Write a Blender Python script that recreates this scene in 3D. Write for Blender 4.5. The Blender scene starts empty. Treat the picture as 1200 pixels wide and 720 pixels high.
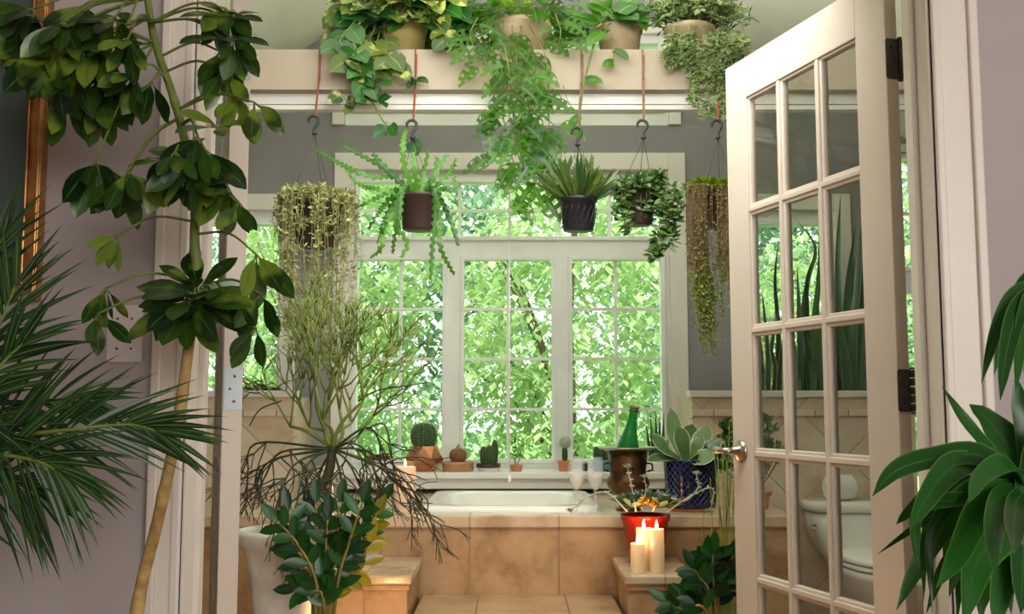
import bpy, math, random
from mathutils import Vector as V, Matrix, noise
PI = math.pi
S = bpy.context.scene
COL = S.collection

# ---------------------------------------------------------------- camera
PITCH = 0.0970; EYE = 1.06; F = 1200.0
cd = bpy.data.cameras.new('camera'); cam = bpy.data.objects.new('camera', cd); COL.objects.link(cam)
cam.location = (0, 0, EYE); cam.rotation_euler = (PI/2 + PITCH, 0, 0)
cd.sensor_width = 36; cd.lens = 36*F/1200; cd.clip_start = 0.05; cd.clip_end = 200
S.camera = cam
S.view_settings.view_transform = 'Standard'; S.view_settings.look = 'None'
S.view_settings.gamma = 1; S.view_settings.use_curve_mapping = False
S.view_settings.exposure = 0.0
S.cycles.transparent_max_bounces = 32

# ---------------------------------------------------------------- light
w = bpy.data.worlds.new('sky'); S.world = w; w.use_nodes = True
nt = w.node_tree; nt.nodes.clear()
wo = nt.nodes.new('ShaderNodeOutputWorld'); bg = nt.nodes.new('ShaderNodeBackground')
bg.inputs['Color'].default_value = (0.93, 1.0, 0.97, 1); bg.inputs['Strength'].default_value = 2.6
nt.links.new(bg.outputs[0], wo.inputs[0])
def lamp(name, kind, loc, rot, energy, color, **k):
    d = bpy.data.lights.new(name, kind); d.energy = energy; d.color = color
    for a, b in k.items(): setattr(d, a, b)
    o = bpy.data.objects.new(name, d); COL.objects.link(o); o.location = loc; o.rotation_euler = rot
    return o
lamp('sun', 'SUN', (0, -5, 12), (math.radians(38), 0, math.radians(-18)), 5.0, (1, 0.97, 0.86), angle=0.05)
# unseen area light added behind the camera to brighten the hall side
lamp('hall_fill_light', 'AREA', (2.0, -3.2, 1.9), (math.radians(86), 0, math.radians(8)), 150, (1.0, 0.97, 0.93), shape='RECTANGLE', size=2.6, size_y=2.0)

# two unseen area lights added just inside the doors to brighten the bathroom
lamp('bath_fill_down', 'AREA', (0.05, 2.5, 2.3), (math.radians(52), 0, 0), 20, (1.0, 0.99, 0.95), shape='RECTANGLE', size=1.2, size_y=0.5)
lamp('bath_fill_up', 'AREA', (0.05, 3.0, 2.5), (math.radians(172), 0, 0), 44, (1.0, 0.98, 0.9), shape='RECTANGLE', size=1.2, size_y=0.5)

def P(px, py, Y):
    a = (px-600)/F; b = (360-py)/F
    c, s = math.cos(PITCH), math.sin(PITCH)
    t = Y/(c - b*s)
    return V((a*t, Y, EYE + (s + b*c)*t))
def PX(px, Y): return P(px, 476, Y).x
def PZ(py, Y): return P(600, py, Y).z
def s(px, Y): return px/F*Y

# ---------------------------------------------------------------- materials
def newmat(name):
    m = bpy.data.materials.new(name); m.use_nodes = True
    t = m.node_tree; return m, t, t.nodes['Principled BSDF'], t.nodes['Material Output']
def rgb(c): return (c[0], c[1], c[2], 1)
def hx(r, g, b):
    f = lambda v: (v/255/12.92) if v/255 <= 0.04045 else ((v/255+0.055)/1.055)**2.4
    return (f(r), f(g), f(b))
def mat(name, c, c2=None, rough=0.5, metal=0, nscale=6, bump=0, spec=0.5, detail=4, tr=0, lo=0.35, hi=0.65):
    m, t, p, o = newmat(name); N = t.nodes.new; L = t.links.new
    p.inputs['Roughness'].default_value = rough; p.inputs['Metallic'].default_value = metal
    p.inputs['Specular IOR Level'].default_value = spec
    tc = N('ShaderNodeTexCoord'); no = N('ShaderNodeTexNoise')
    no.inputs['Scale'].default_value = nscale; no.inputs['Detail'].default_value = detail
    L(tc.outputs['Object'], no.inputs['Vector'])
    mr = N('ShaderNodeMapRange'); mr.inputs[1].default_value = lo; mr.inputs[2].default_value = hi
    L(no.outputs['Fac'], mr.inputs[0])
    mx = N('ShaderNodeMix'); mx.data_type = 'RGBA'
    mx.inputs[6].default_value = rgb(c); mx.inputs[7].default_value = rgb(c2 or [min(1, v*1.12) for v in c])
    L(mr.outputs[0], mx.inputs[0]); L(mx.outputs[2], p.inputs['Base Color'])
    if bump:
        b = N('ShaderNodeBump'); b.inputs['Strength'].default_value = bump; b.inputs['Distance'].default_value = 0.01
        L(no.outputs['Fac'], b.inputs['Height']); L(b.outputs[0], p.inputs['Normal'])
    if tr:
        tl = N('ShaderNodeBsdfTranslucent'); L(mx.outputs[2], tl.inputs[0])
        ms = N('ShaderNodeMixShader'); ms.inputs[0].default_value = tr
        L(p.outputs[0], ms.inputs[1]); L(tl.outputs[0], ms.inputs[2]); L(ms.outputs[0], o.inputs[0])
    return m
def leafmat(name, c, c2, vein=None, var=None, varc=(0.7, 0.7, 0.35), rough=0.35, tr=0.25, veinw=0.06, spec=0.5, trc=None, vs=40, vt=0.55):
    """luv attribute: x across -1..1, y along 0..1, z random per leaf"""
    if not name.startswith('garden'): c = [v*0.72 for v in c]; c2 = [v*0.85 for v in c2]; vein = vein and [v*0.75 for v in vein]
    m, t, p, o = newmat(name); N = t.nodes.new; L = t.links.new
    at = N('ShaderNodeAttribute'); at.attribute_name = 'luv'
    sp = N('ShaderNodeSeparateXYZ'); L(at.outputs['Vector'], sp.inputs[0])
    mx = N('ShaderNodeMix'); mx.data_type = 'RGBA'; mx.inputs[6].default_value = rgb(c); mx.inputs[7].default_value = rgb(c2)
    L(sp.outputs[2], mx.inputs[0]); cur = mx.outputs[2]
    ab = N('ShaderNodeMath'); ab.operation = 'ABSOLUTE'; L(sp.outputs[0], ab.inputs[0])
    def mixin(fac, col):
        nonlocal cur
        k = N('ShaderNodeMix'); k.data_type = 'RGBA'; L(fac, k.inputs[0]); L(cur, k.inputs[6]); k.inputs[7].default_value = rgb(col); cur = k.outputs[2]
    if var == 'blotch':
        tc = N('ShaderNodeTexCoord'); no = N('ShaderNodeTexNoise'); no.inputs['Scale'].default_value = vs; L(tc.outputs['Object'], no.inputs['Vector'])
        mr = N('ShaderNodeMapRange'); mr.inputs[1].default_value = vt-0.05; mr.inputs[2].default_value = vt+0.05; L(no.outputs['Fac'], mr.inputs[0]); mixin(mr.outputs[0], varc)
    if var == 'margin':
        mr = N('ShaderNodeMapRange'); mr.inputs[1].default_value = vt; mr.inputs[2].default_value = vt+0.15; L(ab.outputs[0], mr.inputs[0]); mixin(mr.outputs[0], varc)
    if var == 'band':
        wv = N('ShaderNodeTexWave'); wv.bands_direction = 'Z'; wv.inputs['Scale'].default_value = vs; wv.inputs['Distortion'].default_value = 6; wv.inputs['Detail'].default_value = 2
        tc = N('ShaderNodeTexCoord'); L(tc.outputs['Object'], wv.inputs['Vector'])
        mr = N('ShaderNodeMapRange'); mr.inputs[1].default_value = vt; mr.inputs[2].default_value = 1; L(wv.outputs['Fac'], mr.inputs[0]); mixin(mr.outputs[0], varc)
    if vein:
        lt = N('ShaderNodeMapRange'); lt.inputs[1].default_value = veinw*2; lt.inputs[2].default_value = veinw; L(ab.outputs[0], lt.inputs[0]); mixin(lt.outputs[0], vein)
    L(cur, p.inputs['Base Color']); p.inputs['Roughness'].default_value = rough; p.inputs['Specular IOR Level'].default_value = spec
    tl = N('ShaderNodeBsdfTranslucent')
    if trc:
        k = N('ShaderNodeMix'); k.data_type = 'RGBA'; k.blend_type = 'MIX'; k.inputs[0].default_value = 0.7; L(cur, k.inputs[6]); k.inputs[7].default_value = rgb(trc); L(k.outputs[2], tl.inputs[0])
    else: L(cur, tl.inputs[0])
    ms = N('ShaderNodeMixShader'); ms.inputs[0].default_value = tr
    L(p.outputs[0], ms.inputs[1]); L(tl.outputs[0], ms.inputs[2]); L(ms.outputs[0], o.inputs[0])
    return m
def tilemat(name, c, c2, c3, grout, axes='xz', size=(0.32, 0.32), org=(0, 0), rot=0, rough=0.45, nscale=5, gm=0.004):
    m, t, p, o = newmat(name); N = t.nodes.new; L = t.links.new
    ge = N('ShaderNodeNewGeometry'); sp = N('ShaderNodeSeparateXYZ'); L(ge.outputs['Position'], sp.inputs[0])
    cb = N('ShaderNodeCombineXYZ'); ix = 'xyz'.index(axes[0]); iy = 'xyz'.index(axes[1])
    L(sp.outputs[ix], cb.inputs[0]); L(sp.outputs[iy], cb.inputs[1])
    mp = N('ShaderNodeMapping'); mp.inputs['Location'].default_value = (-org[0], -org[1], 0); mp.inputs['Rotation'].default_value = (0, 0, 0)
    mp2 = N('ShaderNodeMapping'); mp2.inputs['Rotation'].default_value = (0, 0, rot)
    L(cb.outputs[0], mp.inputs[0]); L(mp.outputs[0], mp2.inputs[0])
    br = N('ShaderNodeTexBrick'); br.offset = 0; br.squash = 1
    br.inputs['Scale'].default_value = 1; br.inputs['Mortar Size'].default_value = gm; br.inputs['Mortar Smooth'].default_value = 0.2
    br.inputs['Brick Width'].default_value = size[0]; br.inputs['Row Height'].default_value = size[1]; br.inputs['Bias'].default_value = 0
    br.inputs['Color1'].default_value = (1, 1, 1, 1); br.inputs['Color2'].default_value = (0.84, 0.82, 0.8, 1); br.inputs['Mortar'].default_value = (1, 1, 1, 1)
    L(mp2.outputs[0], br.inputs['Vector'])
    no = N('ShaderNodeTexNoise'); no.inputs['Scale'].default_value = nscale; no.inputs['Detail'].default_value = 8; no.inputs['Roughness'].default_value = 0.65
    L(ge.outputs['Position'], no.inputs['Vector'])
    rp = N('ShaderNodeValToRGB'); e = rp.color_ramp.elements
    e[0].position = 0.32; e[0].color = rgb(c3); e[1].position = 0.68; e[1].color = rgb(c2)
    k = rp.color_ramp.elements.new(0.48); k.color = rgb(c)
    L(no.outputs['Fac'], rp.inputs[0])
    mu = N('ShaderNodeMix'); mu.data_type = 'RGBA'; mu.blend_type = 'MULTIPLY'; mu.inputs[0].default_value = 1
    L(rp.outputs[0], mu.inputs[6]); L(br.outputs['Color'], mu.inputs[7])
    mx = N('ShaderNodeMix'); mx.data_type = 'RGBA'; mx.inputs[7].default_value = rgb(grout)
    L(br.outputs['Fac'], mx.inputs[0]); L(mu.outputs[2], mx.inputs[6]); L(mx.outputs[2], p.inputs['Base Color'])
    p.inputs['Roughness'].default_value = rough
    bu = N('ShaderNodeBump'); bu.inputs['Strength'].default_value = 0.4; bu.inputs['Distance'].default_value = 0.003; bu.invert = True
    L(br.outputs['Fac'], bu.inputs['Height']); L(bu.outputs[0], p.inputs['Normal'])
    return m
def emis(name, c, st):
    m, t, p, o = newmat(name); p.inputs['Emission Color'].default_value = rgb(c); p.inputs['Emission Strength'].default_value = st
    p.inputs['Base Color'].default_value = rgb(c); return m
def glassmat(name, tint=(0.96, 0.99, 0.97), refl=0.07):
    m, t, p, o = newmat(name); N = t.nodes.new; L = t.links.new; t.nodes.remove(p)
    a = N('ShaderNodeBsdfTransparent'); a.inputs[0].default_value = rgb(tint)
    g = N('ShaderNodeBsdfGlossy'); g.inputs['Roughness'].default_value = 0.02
    fr = N('ShaderNodeLayerWeight'); fr.inputs[0].default_value = refl
    x = N('ShaderNodeMixShader'); L(fr.outputs['Fresnel'], x.inputs[0]); L(a.outputs[0], x.inputs[1]); L(g.outputs[0], x.inputs[2]); L(x.outputs[0], o.inputs[0])
    return m
M = {}
M['white'] = mat('white_paint', hx(236, 233, 224), hx(228, 225, 216), rough=0.38, nscale=3)
M['door'] = mat('door_paint', hx(232, 224, 214), hx(226, 217, 207), rough=0.35, nscale=3)
M['leafdoor'] = mat('door_leaf_paint', hx(216, 204, 188), hx(210, 197, 181), rough=0.35, nscale=3)
M['ceil'] = mat('ceiling_paint', hx(238, 240, 226), hx(232, 234, 220), rough=0.8)
M['beam'] = mat('beam_paint', hx(174, 160, 140), hx(167, 153, 133), rough=0.6, nscale=4)
M['grey'] = mat('grey_wall_paint', hx(150, 149, 150), hx(143, 142, 144), rough=0.75, nscale=4)
M['mauve'] = mat('mauve_wall_paint', hx(181, 172, 171), hx(174, 165, 164), rough=0.7, nscale=2)
M['winfr'] = mat('window_vinyl', hx(232, 236, 230), rough=0.4)
M['glass'] = glassmat('window_glass'); M['doorglass'] = glassmat('door_glass', (0.93, 0.95, 0.93), 0.12)
trav = dict(c=hx(176, 142, 102), c2=hx(194, 162, 122), c3=hx(134, 98, 62), grout=hx(146, 120, 90))
M['deckf'] = tilemat('travertine_front', axes='xz', size=(0.325, 0.36), org=(PX(551, 3.8), PZ(617, 3.8)), **trav)
M['deckside'] = tilemat('travertine_side', axes='yz', size=(0.325, 0.36), org=(3.8, PZ(617, 3.8)), **trav)
M['decktop'] = tilemat('travertine_top', c=hx(204, 184, 154), c2=hx(216, 198, 170), c3=hx(176, 150, 118), grout=hx(170, 150, 120), axes='xy', size=(0.325, 0.325), org=(PX(551, 3.8), 3.8), rough=0.22)
M['steptop'] = tilemat('travertine_step', c=hx(184, 154, 118), c2=hx(198, 170, 134), c3=hx(154, 120, 84), grout=hx(140, 112, 84), axes='xy', size=(0.31, 0.31), org=(PX(561, 3.7), 3.49), rough=0.3)
M['diag'] = tilemat('diagonal_tile', c=hx(226, 208, 182), c2=hx(234, 220, 198), c3=hx(204, 178, 146), grout=hx(190, 168, 140), axes='xz', size=(0.3, 0.3), org=(0, 0.2), rot=PI/4, rough=0.35)
M['diagy'] = tilemat('diagonal_tile_side', c=hx(226, 208, 182), c2=hx(234, 220, 198), c3=hx(204, 178, 146), grout=hx(190, 168, 140), axes='yz', size=(0.3, 0.3), org=(0, 0.2), rot=PI/4, rough=0.35)
M['trimtile'] = tilemat('border_tile', c=hx(228, 212, 186), c2=hx(236, 222, 200), c3=hx(206, 184, 152), grout=hx(176, 152, 124), axes='xz', size=(0.15, 0.5), rough=0.35)
M['floor'] = tilemat('terracotta_floor', c=hx(150, 96, 66), c2=hx(170, 112, 80), c3=hx(120, 72, 48), grout=hx(110, 84, 66), axes='xy', size=(0.3, 0.3), rough=0.4)
M['wood'] = mat('wood_floor', hx(150, 110, 72), hx(120, 82, 52), rough=0.4, nscale=9)
M['porc'] = mat('white_porcelain', hx(240, 238, 228), rough=0.12, nscale=2)
M['nickel'] = mat('satin_nickel', hx(190, 180, 165), rough=0.28, metal=1)
M['steel'] = mat('brushed_steel', hx(128, 132, 132), rough=0.4, metal=0.85)
M['bronze'] = mat('dark_hinge', hx(70, 68, 62), hx(90, 88, 80), rough=0.4, metal=0.7)
M['black'] = mat('black_plastic', (0.012, 0.012, 0.014), (0.02, 0.02, 0.022), rough=0.4)
M['dpot'] = mat('dark_brown_plastic', (0.035, 0.022, 0.018), (0.05, 0.03, 0.024), rough=0.45)
M['cord'] = mat('red_brown_cord', hx(120, 62, 44), hx(150, 84, 60), rough=0.9, nscale=80)
M['jute'] = mat('jute_cord', hx(150, 115, 90), hx(110, 74, 56), rough=0.9, nscale=80)
M['wcord'] = mat('white_cord', hx(235, 240, 235), rough=0.6)
M['soil'] = mat('potting_soil', (0.02, 0.012, 0.008), (0.05, 0.03, 0.02), rough=1, nscale=60, bump=1)
M['terra'] = mat('terracotta', hx(200, 124, 84), hx(216, 148, 108), rough=0.8, nscale=12)
M['cream'] = mat('cream_ceramic', hx(160, 146, 84), hx(146, 130, 72), rough=0.5, nscale=8)
M['beigepot'] = mat('beige_ceramic', hx(180, 162, 130), hx(162, 140, 106), rough=0.6, nscale=10)
M['wax'] = mat('ivory_wax', hx(250, 232, 196), rough=0.5, tr=0.35)
M['pinkwax'] = mat('peach_wax', hx(252, 226, 200), rough=0.5, tr=0.35)
M['flame'] = emis('candle_flame', (1.0, 0.55, 0.16), 14)
M['wick'] = mat('wick', (0.02, 0.015, 0.01), rough=1)
M['bark'] = mat('tan_bark', hx(196, 164, 104), hx(150, 118, 66), rough=0.8, nscale=40, bump=0.5)
M['gstem'] = mat('green_stem', hx(120, 132, 60), hx(96, 112, 48), rough=0.6, nscale=30)
M['dstem'] = mat('dark_stem', hx(72, 62, 40), hx(56, 60, 34), rough=0.7, nscale=30)

# ---------------------------------------------------------------- mesh builder
rnd = random.Random(7)
class MB:
    def __init__(self): self.v = []; self.f = []; self.u = []
    def add(self, vs, fs, us=None):
        b = len(self.v); self.v += [V(p) for p in vs]
        self.u += us if us else [(0, 0, 0.5)]*len(vs)
        self.f += [tuple(i+b for i in q) for q in fs]; return self
    def box(self, x0, x1, y0, y1, z0, z1):
        vs = [(x, y, z) for z in (z0, z1) for y in (y0, y1) for x in (x0, x1)]
        return self.add(vs, [(0, 2, 3, 1), (4, 5, 7, 6), (0, 1, 5, 4), (2, 6, 7, 3), (0, 4, 6, 2), (1, 3, 7, 5)])
    def bar(self, o, ux, uy, a0, a1, b0, b1, z0, z1):
        """box in a horizontal frame: o origin, ux along, uy across"""
        vs = [o + ux*a + uy*b + V((0, 0, z)) for z in (z0, z1) for b in (b0, b1) for a in (a0, a1)]
        return self.add(vs, [(0, 2, 3, 1), (4, 5, 7, 6), (0, 1, 5, 4), (2, 6, 7, 3), (0, 4, 6, 2), (1, 3, 7, 5)])
    def lathe(self, prof, c=(0, 0, 0), seg=24, mod=None, axis=None, cap=True):
        c = V(c); vs = []; n = len(prof)
        q = V((0, 0, 1)).rotation_difference(V(axis)) if axis else None
        for r, z in prof:
            for k in range(seg):
                a = 2*PI*k/seg; rr = r*(mod(a, z) if mod else 1)
                p = V((rr*math.cos(a), rr*math.sin(a), z))
                if q: p.rotate(q)
                vs.append(c+p)
        fs = [(i*seg+k, i*seg+(k+1) % seg, (i+1)*seg+(k+1) % seg, (i+1)*seg+k) for i in range(n-1) for k in range(seg)]
        if cap:
            fs.append(tuple(range(seg))[::-1]); fs.append(tuple(range((n-1)*seg, n*seg)))
        return self.add(vs, fs)
    def loft(self, rings, cap=True):
        n = len(rings[0]); vs = [p for r in rings for p in r]
        fs = [(i*n+k, i*n+(k+1) % n, (i+1)*n+(k+1) % n, (i+1)*n+k) for i in range(len(rings)-1) for k in range(n)]
        if cap: fs.append(tuple(range(n))[::-1]); fs.append(tuple(range((len(rings)-1)*n, len(rings)*n)))
        return self.add(vs, fs)
    def tube(self, pts, r, seg=6, r1=None, cap=True, rads=None):
        pts = [V(p) for p in pts]; n = len(pts); rings = []; N0 = None
        for i, p in enumerate(pts):
            d = (pts[min(i+1, n-1)]-pts[max(i-1, 0)]); d = d.normalized() if d.length > 1e-9 else V((0, 0, 1))
            if N0 is None: N0 = d.orthogonal().normalized()
            N0 = (N0 - d*N0.dot(d)); N0 = N0.normalized() if N0.length > 1e-6 else d.orthogonal().normalized()
            B = d.cross(N0); t = i/max(1, n-1)
            rr = rads[i] if rads else (r + ((r1 if r1 is not None else r)-r)*t)
            rings.append([p + (N0*math.cos(2*PI*k/seg) + B*math.sin(2*PI*k/seg))*rr for k in range(seg)])
        return self.loft(rings, cap)
    def ball(self, c, r, sx=1, sy=1, sz=1, seg=12, rings=8):
        prof = [(r*math.sin(PI*i/rings)+1e-5, -r*math.cos(PI*i/rings)) for i in range(rings+1)]
        b = len(self.v); self.lathe(prof, (0, 0, 0), seg)
        for i in range(b, len(self.v)):
            p = self.v[i]; self.v[i] = V((p.x*sx, p.y*sy, p.z*sz)) + V(c)
        return self
    def leaf(self, base, d, n, L, W, droop=0.4, fold=0.15, shape='ovate', seg=4, holes=False, wave=0, rz=None):
        d = V(d).normalized(); n = V(n); g = V((0, 0, -1)); p = V(base); pts = []
        dd = d.copy()
        for i in range(seg+1):
            pts.append(p.copy()); dd = (dd + g*droop/seg).normalized(); p = p + dd*L/seg
        return self.ribbon(pts, n, W, fold, shape, holes, wave, rz)
    def ribbon(self, pts, n, W, fold=0.15, shape='ovate', holes=False, wave=0, rz=None, twist=0):
        k = len(pts)-1; rr = rnd.random() if rz is None else rz
        cols = (-1, -0.82, -0.3, 0, 0.3, 0.82, 1) if holes else (-1, 0, 1)
        vs = []; us = []; nc = len(cols); ph = rnd.random()*6
        for i, p in enumerate(pts):
            t = i/k; d = pts[min(i+1, k)]-pts[max(i-1, 0)]
            d = d.normalized() if d.length > 1e-9 else V((0, 0, 1))
            sd = d.cross(n); sd = sd.normalized() if sd.length > 1e-4 else d.orthogonal().normalized()
            if twist: sd.rotate(Matrix.Rotation(twist*t, 3, d))
            up = sd.cross(d)
            w = max(SHAPES[shape](t), 0.02)*W*0.5
            for c in cols:
                off = fold*w*abs(c) + (wave*w*math.sin(t*14+ph+c*2)*abs(c) if wave else 0)
                vs.append(p + sd*(c*w) + up*off); us.append((c, t, rr))
        fs = []
        for i in range(k):
            for j in range(nc-1):
                if holes and j in (1, 4) and 0 < i < k-1 and i % 2 == (1 if j == 1 else 0): continue
                if holes and j in (0, 5) and i % 4 == 2: continue
                a = i*nc+j; fs.append((a, a+1, a+1+nc, a+nc))
        return self.add(vs, fs, us)
    def build(self, name, m, parent=None, base=None, smooth=True, bevel=0):
        if parent is not None:
            r = parent; base = V((0, 0, 0))
            while r is not None: base = base + V(r.location); r = r.parent
        elif base is None:
            xs = [p.x for p in self.v]; ys = [p.y for p in self.v]; zs = [p.z for p in self.v]
            base = V(((min(xs)+max(xs))/2, (min(ys)+max(ys))/2, min(zs)))
        base = V(base)
        me = bpy.data.meshes.new(name); me.from_pydata([p-base for p in self.v], [], self.f)
        at = me.attributes.new('luv', 'FLOAT_VECTOR', 'POINT')
        at.data.foreach_set('vector', [c for u in self.u for c in u])
        if smooth: me.polygons.foreach_set('use_smooth', [True]*len(me.polygons))
        me.materials.append(m); me.update()
        o = bpy.data.objects.new(name, me); COL.objects.link(o)
        if parent is not None: o.parent = parent
        else: o.location = base
        if bevel:
            b = o.modifiers.new('bevel', 'BEVEL'); b.width = bevel; b.segments = 2; b.limit_method = 'ANGLE'; b.angle_limit = 0.6
            if not smooth: b.harden_normals = False
        return o
SHAPES = {
 'ovate': lambda t: math.sin(PI*min(1, max(0, t))**0.72)**0.9 if 0 < t < 1 else 0,
 'obov': lambda t: math.sin(PI*t**1.25)**0.75 if 0 < t < 1 else 0.05,
 'ellip': lambda t: math.sin(PI*t)**0.8 if 0 < t < 1 else 0,
 'heart': lambda t: (0.75 if t == 0 else math.sin(PI*(0.22+0.78*t))**0.85*1.0 if t < 1 else 0),
 'lance': lambda t: math.sin(PI*t**0.6)**1.1 if 0 < t < 1 else (0.25 if t == 0 else 0),
 'strap': lambda t: (0.7+0.5*t if t < 0.5 else 0.95*(1-((t-0.5)/0.5)**2.2)**0.9 if t < 1 else 0),
 'linear': lambda t: (min(1, 0.5+t*3))*(1-t**2.5) if t < 1 else 0,
 'succ': lambda t: (0.45+0.9*t if t < 0.6 else 0.99*(1-((t-0.6)/0.4)**2)**0.6 if t < 1 else 0.0),
}
def tag(o, label=None, cat=None, group=None, kind=None):
    if label: o['label'] = label
    if cat: o['category'] = cat
    if group: o['group'] = group
    if kind: o['kind'] = kind
    return o
def thing(name, loc, label, cat, group=None):
    o = bpy.data.objects.new(name, None); COL.objects.link(o); o.location = loc; o.empty_display_size = 0.05
    return tag(o, label, cat, group)
def struct(mb, name, m, parent=None, smooth=False, bevel=0):
    o = mb.build(name, m, parent, smooth=smooth, bevel=bevel)
    if parent is None: o['kind'] = 'structure'
    return o
def spline(pts, n=8):
    """Catmull-Rom through points, n samples a span"""
    pts = [V(p) for p in pts]
    if len(pts) < 3:
        return [pts[0].lerp(pts[-1], i/n) for i in range(n+1)]
    q = [pts[0]*2-pts[1]] + pts + [pts[-1]*2-pts[-2]]; out = []
    for i in range(1, len(q)-2):
        for k in range(n):
            t = k/n; a, b, c, d = q[i-1], q[i], q[i+1], q[i+2]
            out.append(0.5*((2*b) + (c-a)*t + (2*a-5*b+4*c-d)*t*t + (3*b-a-3*c+d)*t**3))
    out.append(pts[-1]); return out
def rdir(zmin=-1, zmax=1):
    z = rnd.uniform(zmin, zmax); a = rnd.uniform(0, 2*PI); r = math.sqrt(max(0, 1-z*z))
    return V((r*math.cos(a), r*math.sin(a), z))

# ================================================================ STRUCTURE
WY0, WY1 = 2.05, 2.17          # wall with the double doors
YB = 5.0                       # far wall, inner face
JL, JR = PX(222, WY0), PX(1102, WY0)
ROOMX = 2.42
struct(MB().box(-3.2, JL-0.02, WY0, WY1, 0, 3.6), 'wall_front_left', M['mauve'])
struct(MB().box(JR+0.02, 3.2, WY0, WY1, 0, 3.6), 'wall_front_right', M['mauve'])
struct(MB().box(JL-0.02, JR+0.02, WY0, WY1, 2.1, 3.6), 'wall_front_header', M['mauve'])
struct(MB().box(-3.2, 3.2, -4, 2.12, -0.1, 0), 'floor_hall', M['wood'])
struct(MB().box(-3.2, 3.2, 2.12, YB+0.2, -0.1, 0), 'floor', M['floor'])
struct(MB().box(-3.3, -3.2, -4, 2.19, 0, 2.9), 'wall_hall_left', M['mauve'])
struct(MB().box(3.2, 3.3, -4, 2.19, 0, 2.9), 'wall_hall_right', M['mauve'])
struct(MB().box(-3.3, 3.3, -4, WY0, 2.8, 2.9), 'ceiling_hall', M['ceil'])
struct(MB().box(-3.3, 3.3, -4.1, -4, 0, 2.9), 'wall_hall_back', M['mauve'])
# jambs and casing of the double doorway
m = MB(); m.box(JL-0.02, JL, WY0-0.005, WY1+0.005, 0, 2.12); m.box(JL-0.02, JL+0.012, WY0+0.055, WY0+0.085, 0, 2.1)
struct(m, 'trim_1', M['door'], bevel=0.002)
m = MB(); m.box(JR, JR+0.02, WY0-0.005, WY1+0.005, 0, 2.12); m.box(JR-0.012, JR+0.02, WY0+0.055, WY0+0.085, 0, 2.1)
struct(m, 'trim_2', M['door'], bevel=0.002)
struct(MB().box(JL-0.02, JR+0.02, WY0-0.005, WY1+0.005, 2.1, 2.12), 'trim_3', M['door'])
cl0, cr1 = PX(180, WY0), PX(1160, WY0)
def casing(name, xa, xb, za, zb, inner):
    m = MB(); m.box(xa, xb, WY0-0.016, WY0, za, zb)
    a, b = (xb-0.018, xb) if inner > 0 else (xa, xa+0.018)
    m.box(a, b, WY0-0.021, WY0, za, zb)
    c, d = (xa, xa+0.02) if inner > 0 else (xb-0.02, xb)
    m.box(c, d, WY0-0.026, WY0, za, zb)
    struct(m, name, M['door'], bevel=0.004)
casing('trim_4', cl0, JL-0.006, 0, 2.2, 1)
casing('trim_5', JR+0.006, cr1, 0, 2.2, -1)
struct(MB().box(cl0, cr1, WY0-0.018, WY0, 2.11, 2.2), 'trim_6', M['door'])

# ---- far wall with windows (pieces around the openings)
def zz(py): return PZ(py, YB)
def xx(px): return PX(px, YB)
W1 = dict(x0=xx(388), x1=xx(807), z0=PZ(553, 5.0), z1=zz(180))
W2 = dict(x0=xx(384), x1=xx(803), z0=zz(147), z1=zz(27))
WL = dict(x0=-1.75, x1=xx(345), z0=0.95, z1=zz(228))
WR = dict(x0=xx(862), x1=xx(1003), z0=0.95, z1=zz(228))
WF = dict(x0=1.84, x1=2.2, z0=0.5, z1=2.36)
RX, RZ, SL = xx(613), 0, 0.575
RZ = zz(58) + SL*(RX-xx(345))
def roofz(x): return RZ - SL*abs(x-RX)
holes = [W1, W2, WL, WR, WF]
xs = sorted(set([-ROOMX, ROOMX, RX] + [h[k] for h in holes for k in ('x0', 'x1')]))
m = MB()
for a, b in zip(xs, xs[1:]):
    mid = (a+b)/2
    hs = sorted([h for h in holes if h['x0'] <= mid <= h['x1']], key=lambda h: h['z0'])
    z = 0.0
    for h in hs:
        if h['z0'] > z: m.box(a, b, YB, YB+0.16, z, h['z0'])
        z = h['z1']
    ya, yb = YB, YB+0.16; ta, tb = roofz(a), roofz(b)
    vs = [(a, ya, z), (b, ya, z), (b, ya, tb), (a, ya, ta), (a, yb, z), (b, yb, z), (b, yb, tb), (a, yb, ta)]
    m.add(vs, [(0, 1, 2, 3), (5, 4, 7, 6), (0, 4, 5, 1), (3, 2, 6, 7), (0, 3, 7, 4), (1, 5, 6, 2)])
struct(m, 'wall_back', M['grey'])
struct(MB().box(-ROOMX-0.1, -ROOMX, WY1, YB+0.16, 0, roofz(-ROOMX)), 'wall_left', M['grey'])
struct(MB().box(ROOMX, ROOMX+0.1, WY1, YB+0.16, 0, roofz(ROOMX)), 'wall_right', M['grey'])
m = MB()
for sgn in (-1, 1):
    xe = RX + sgn*(2.6 + (0.1 if sgn > 0 else 0)); ze = roofz(xe)
    y0, y1 = WY0, YB+0.3
    vs = [(RX, y0, RZ), (xe, y0, ze), (xe, y1, ze), (RX, y1, RZ)]; vs += [(x, y, z+0.1) for x, y, z in vs]
    m.add(vs, [(0, 1, 2, 3), (4, 7, 6, 5), (0, 4, 5, 1), (1, 5, 6, 2), (2, 6, 7, 3), (3, 7, 4, 0)])
struct(m, 'ceiling', M['ceil'])
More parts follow.
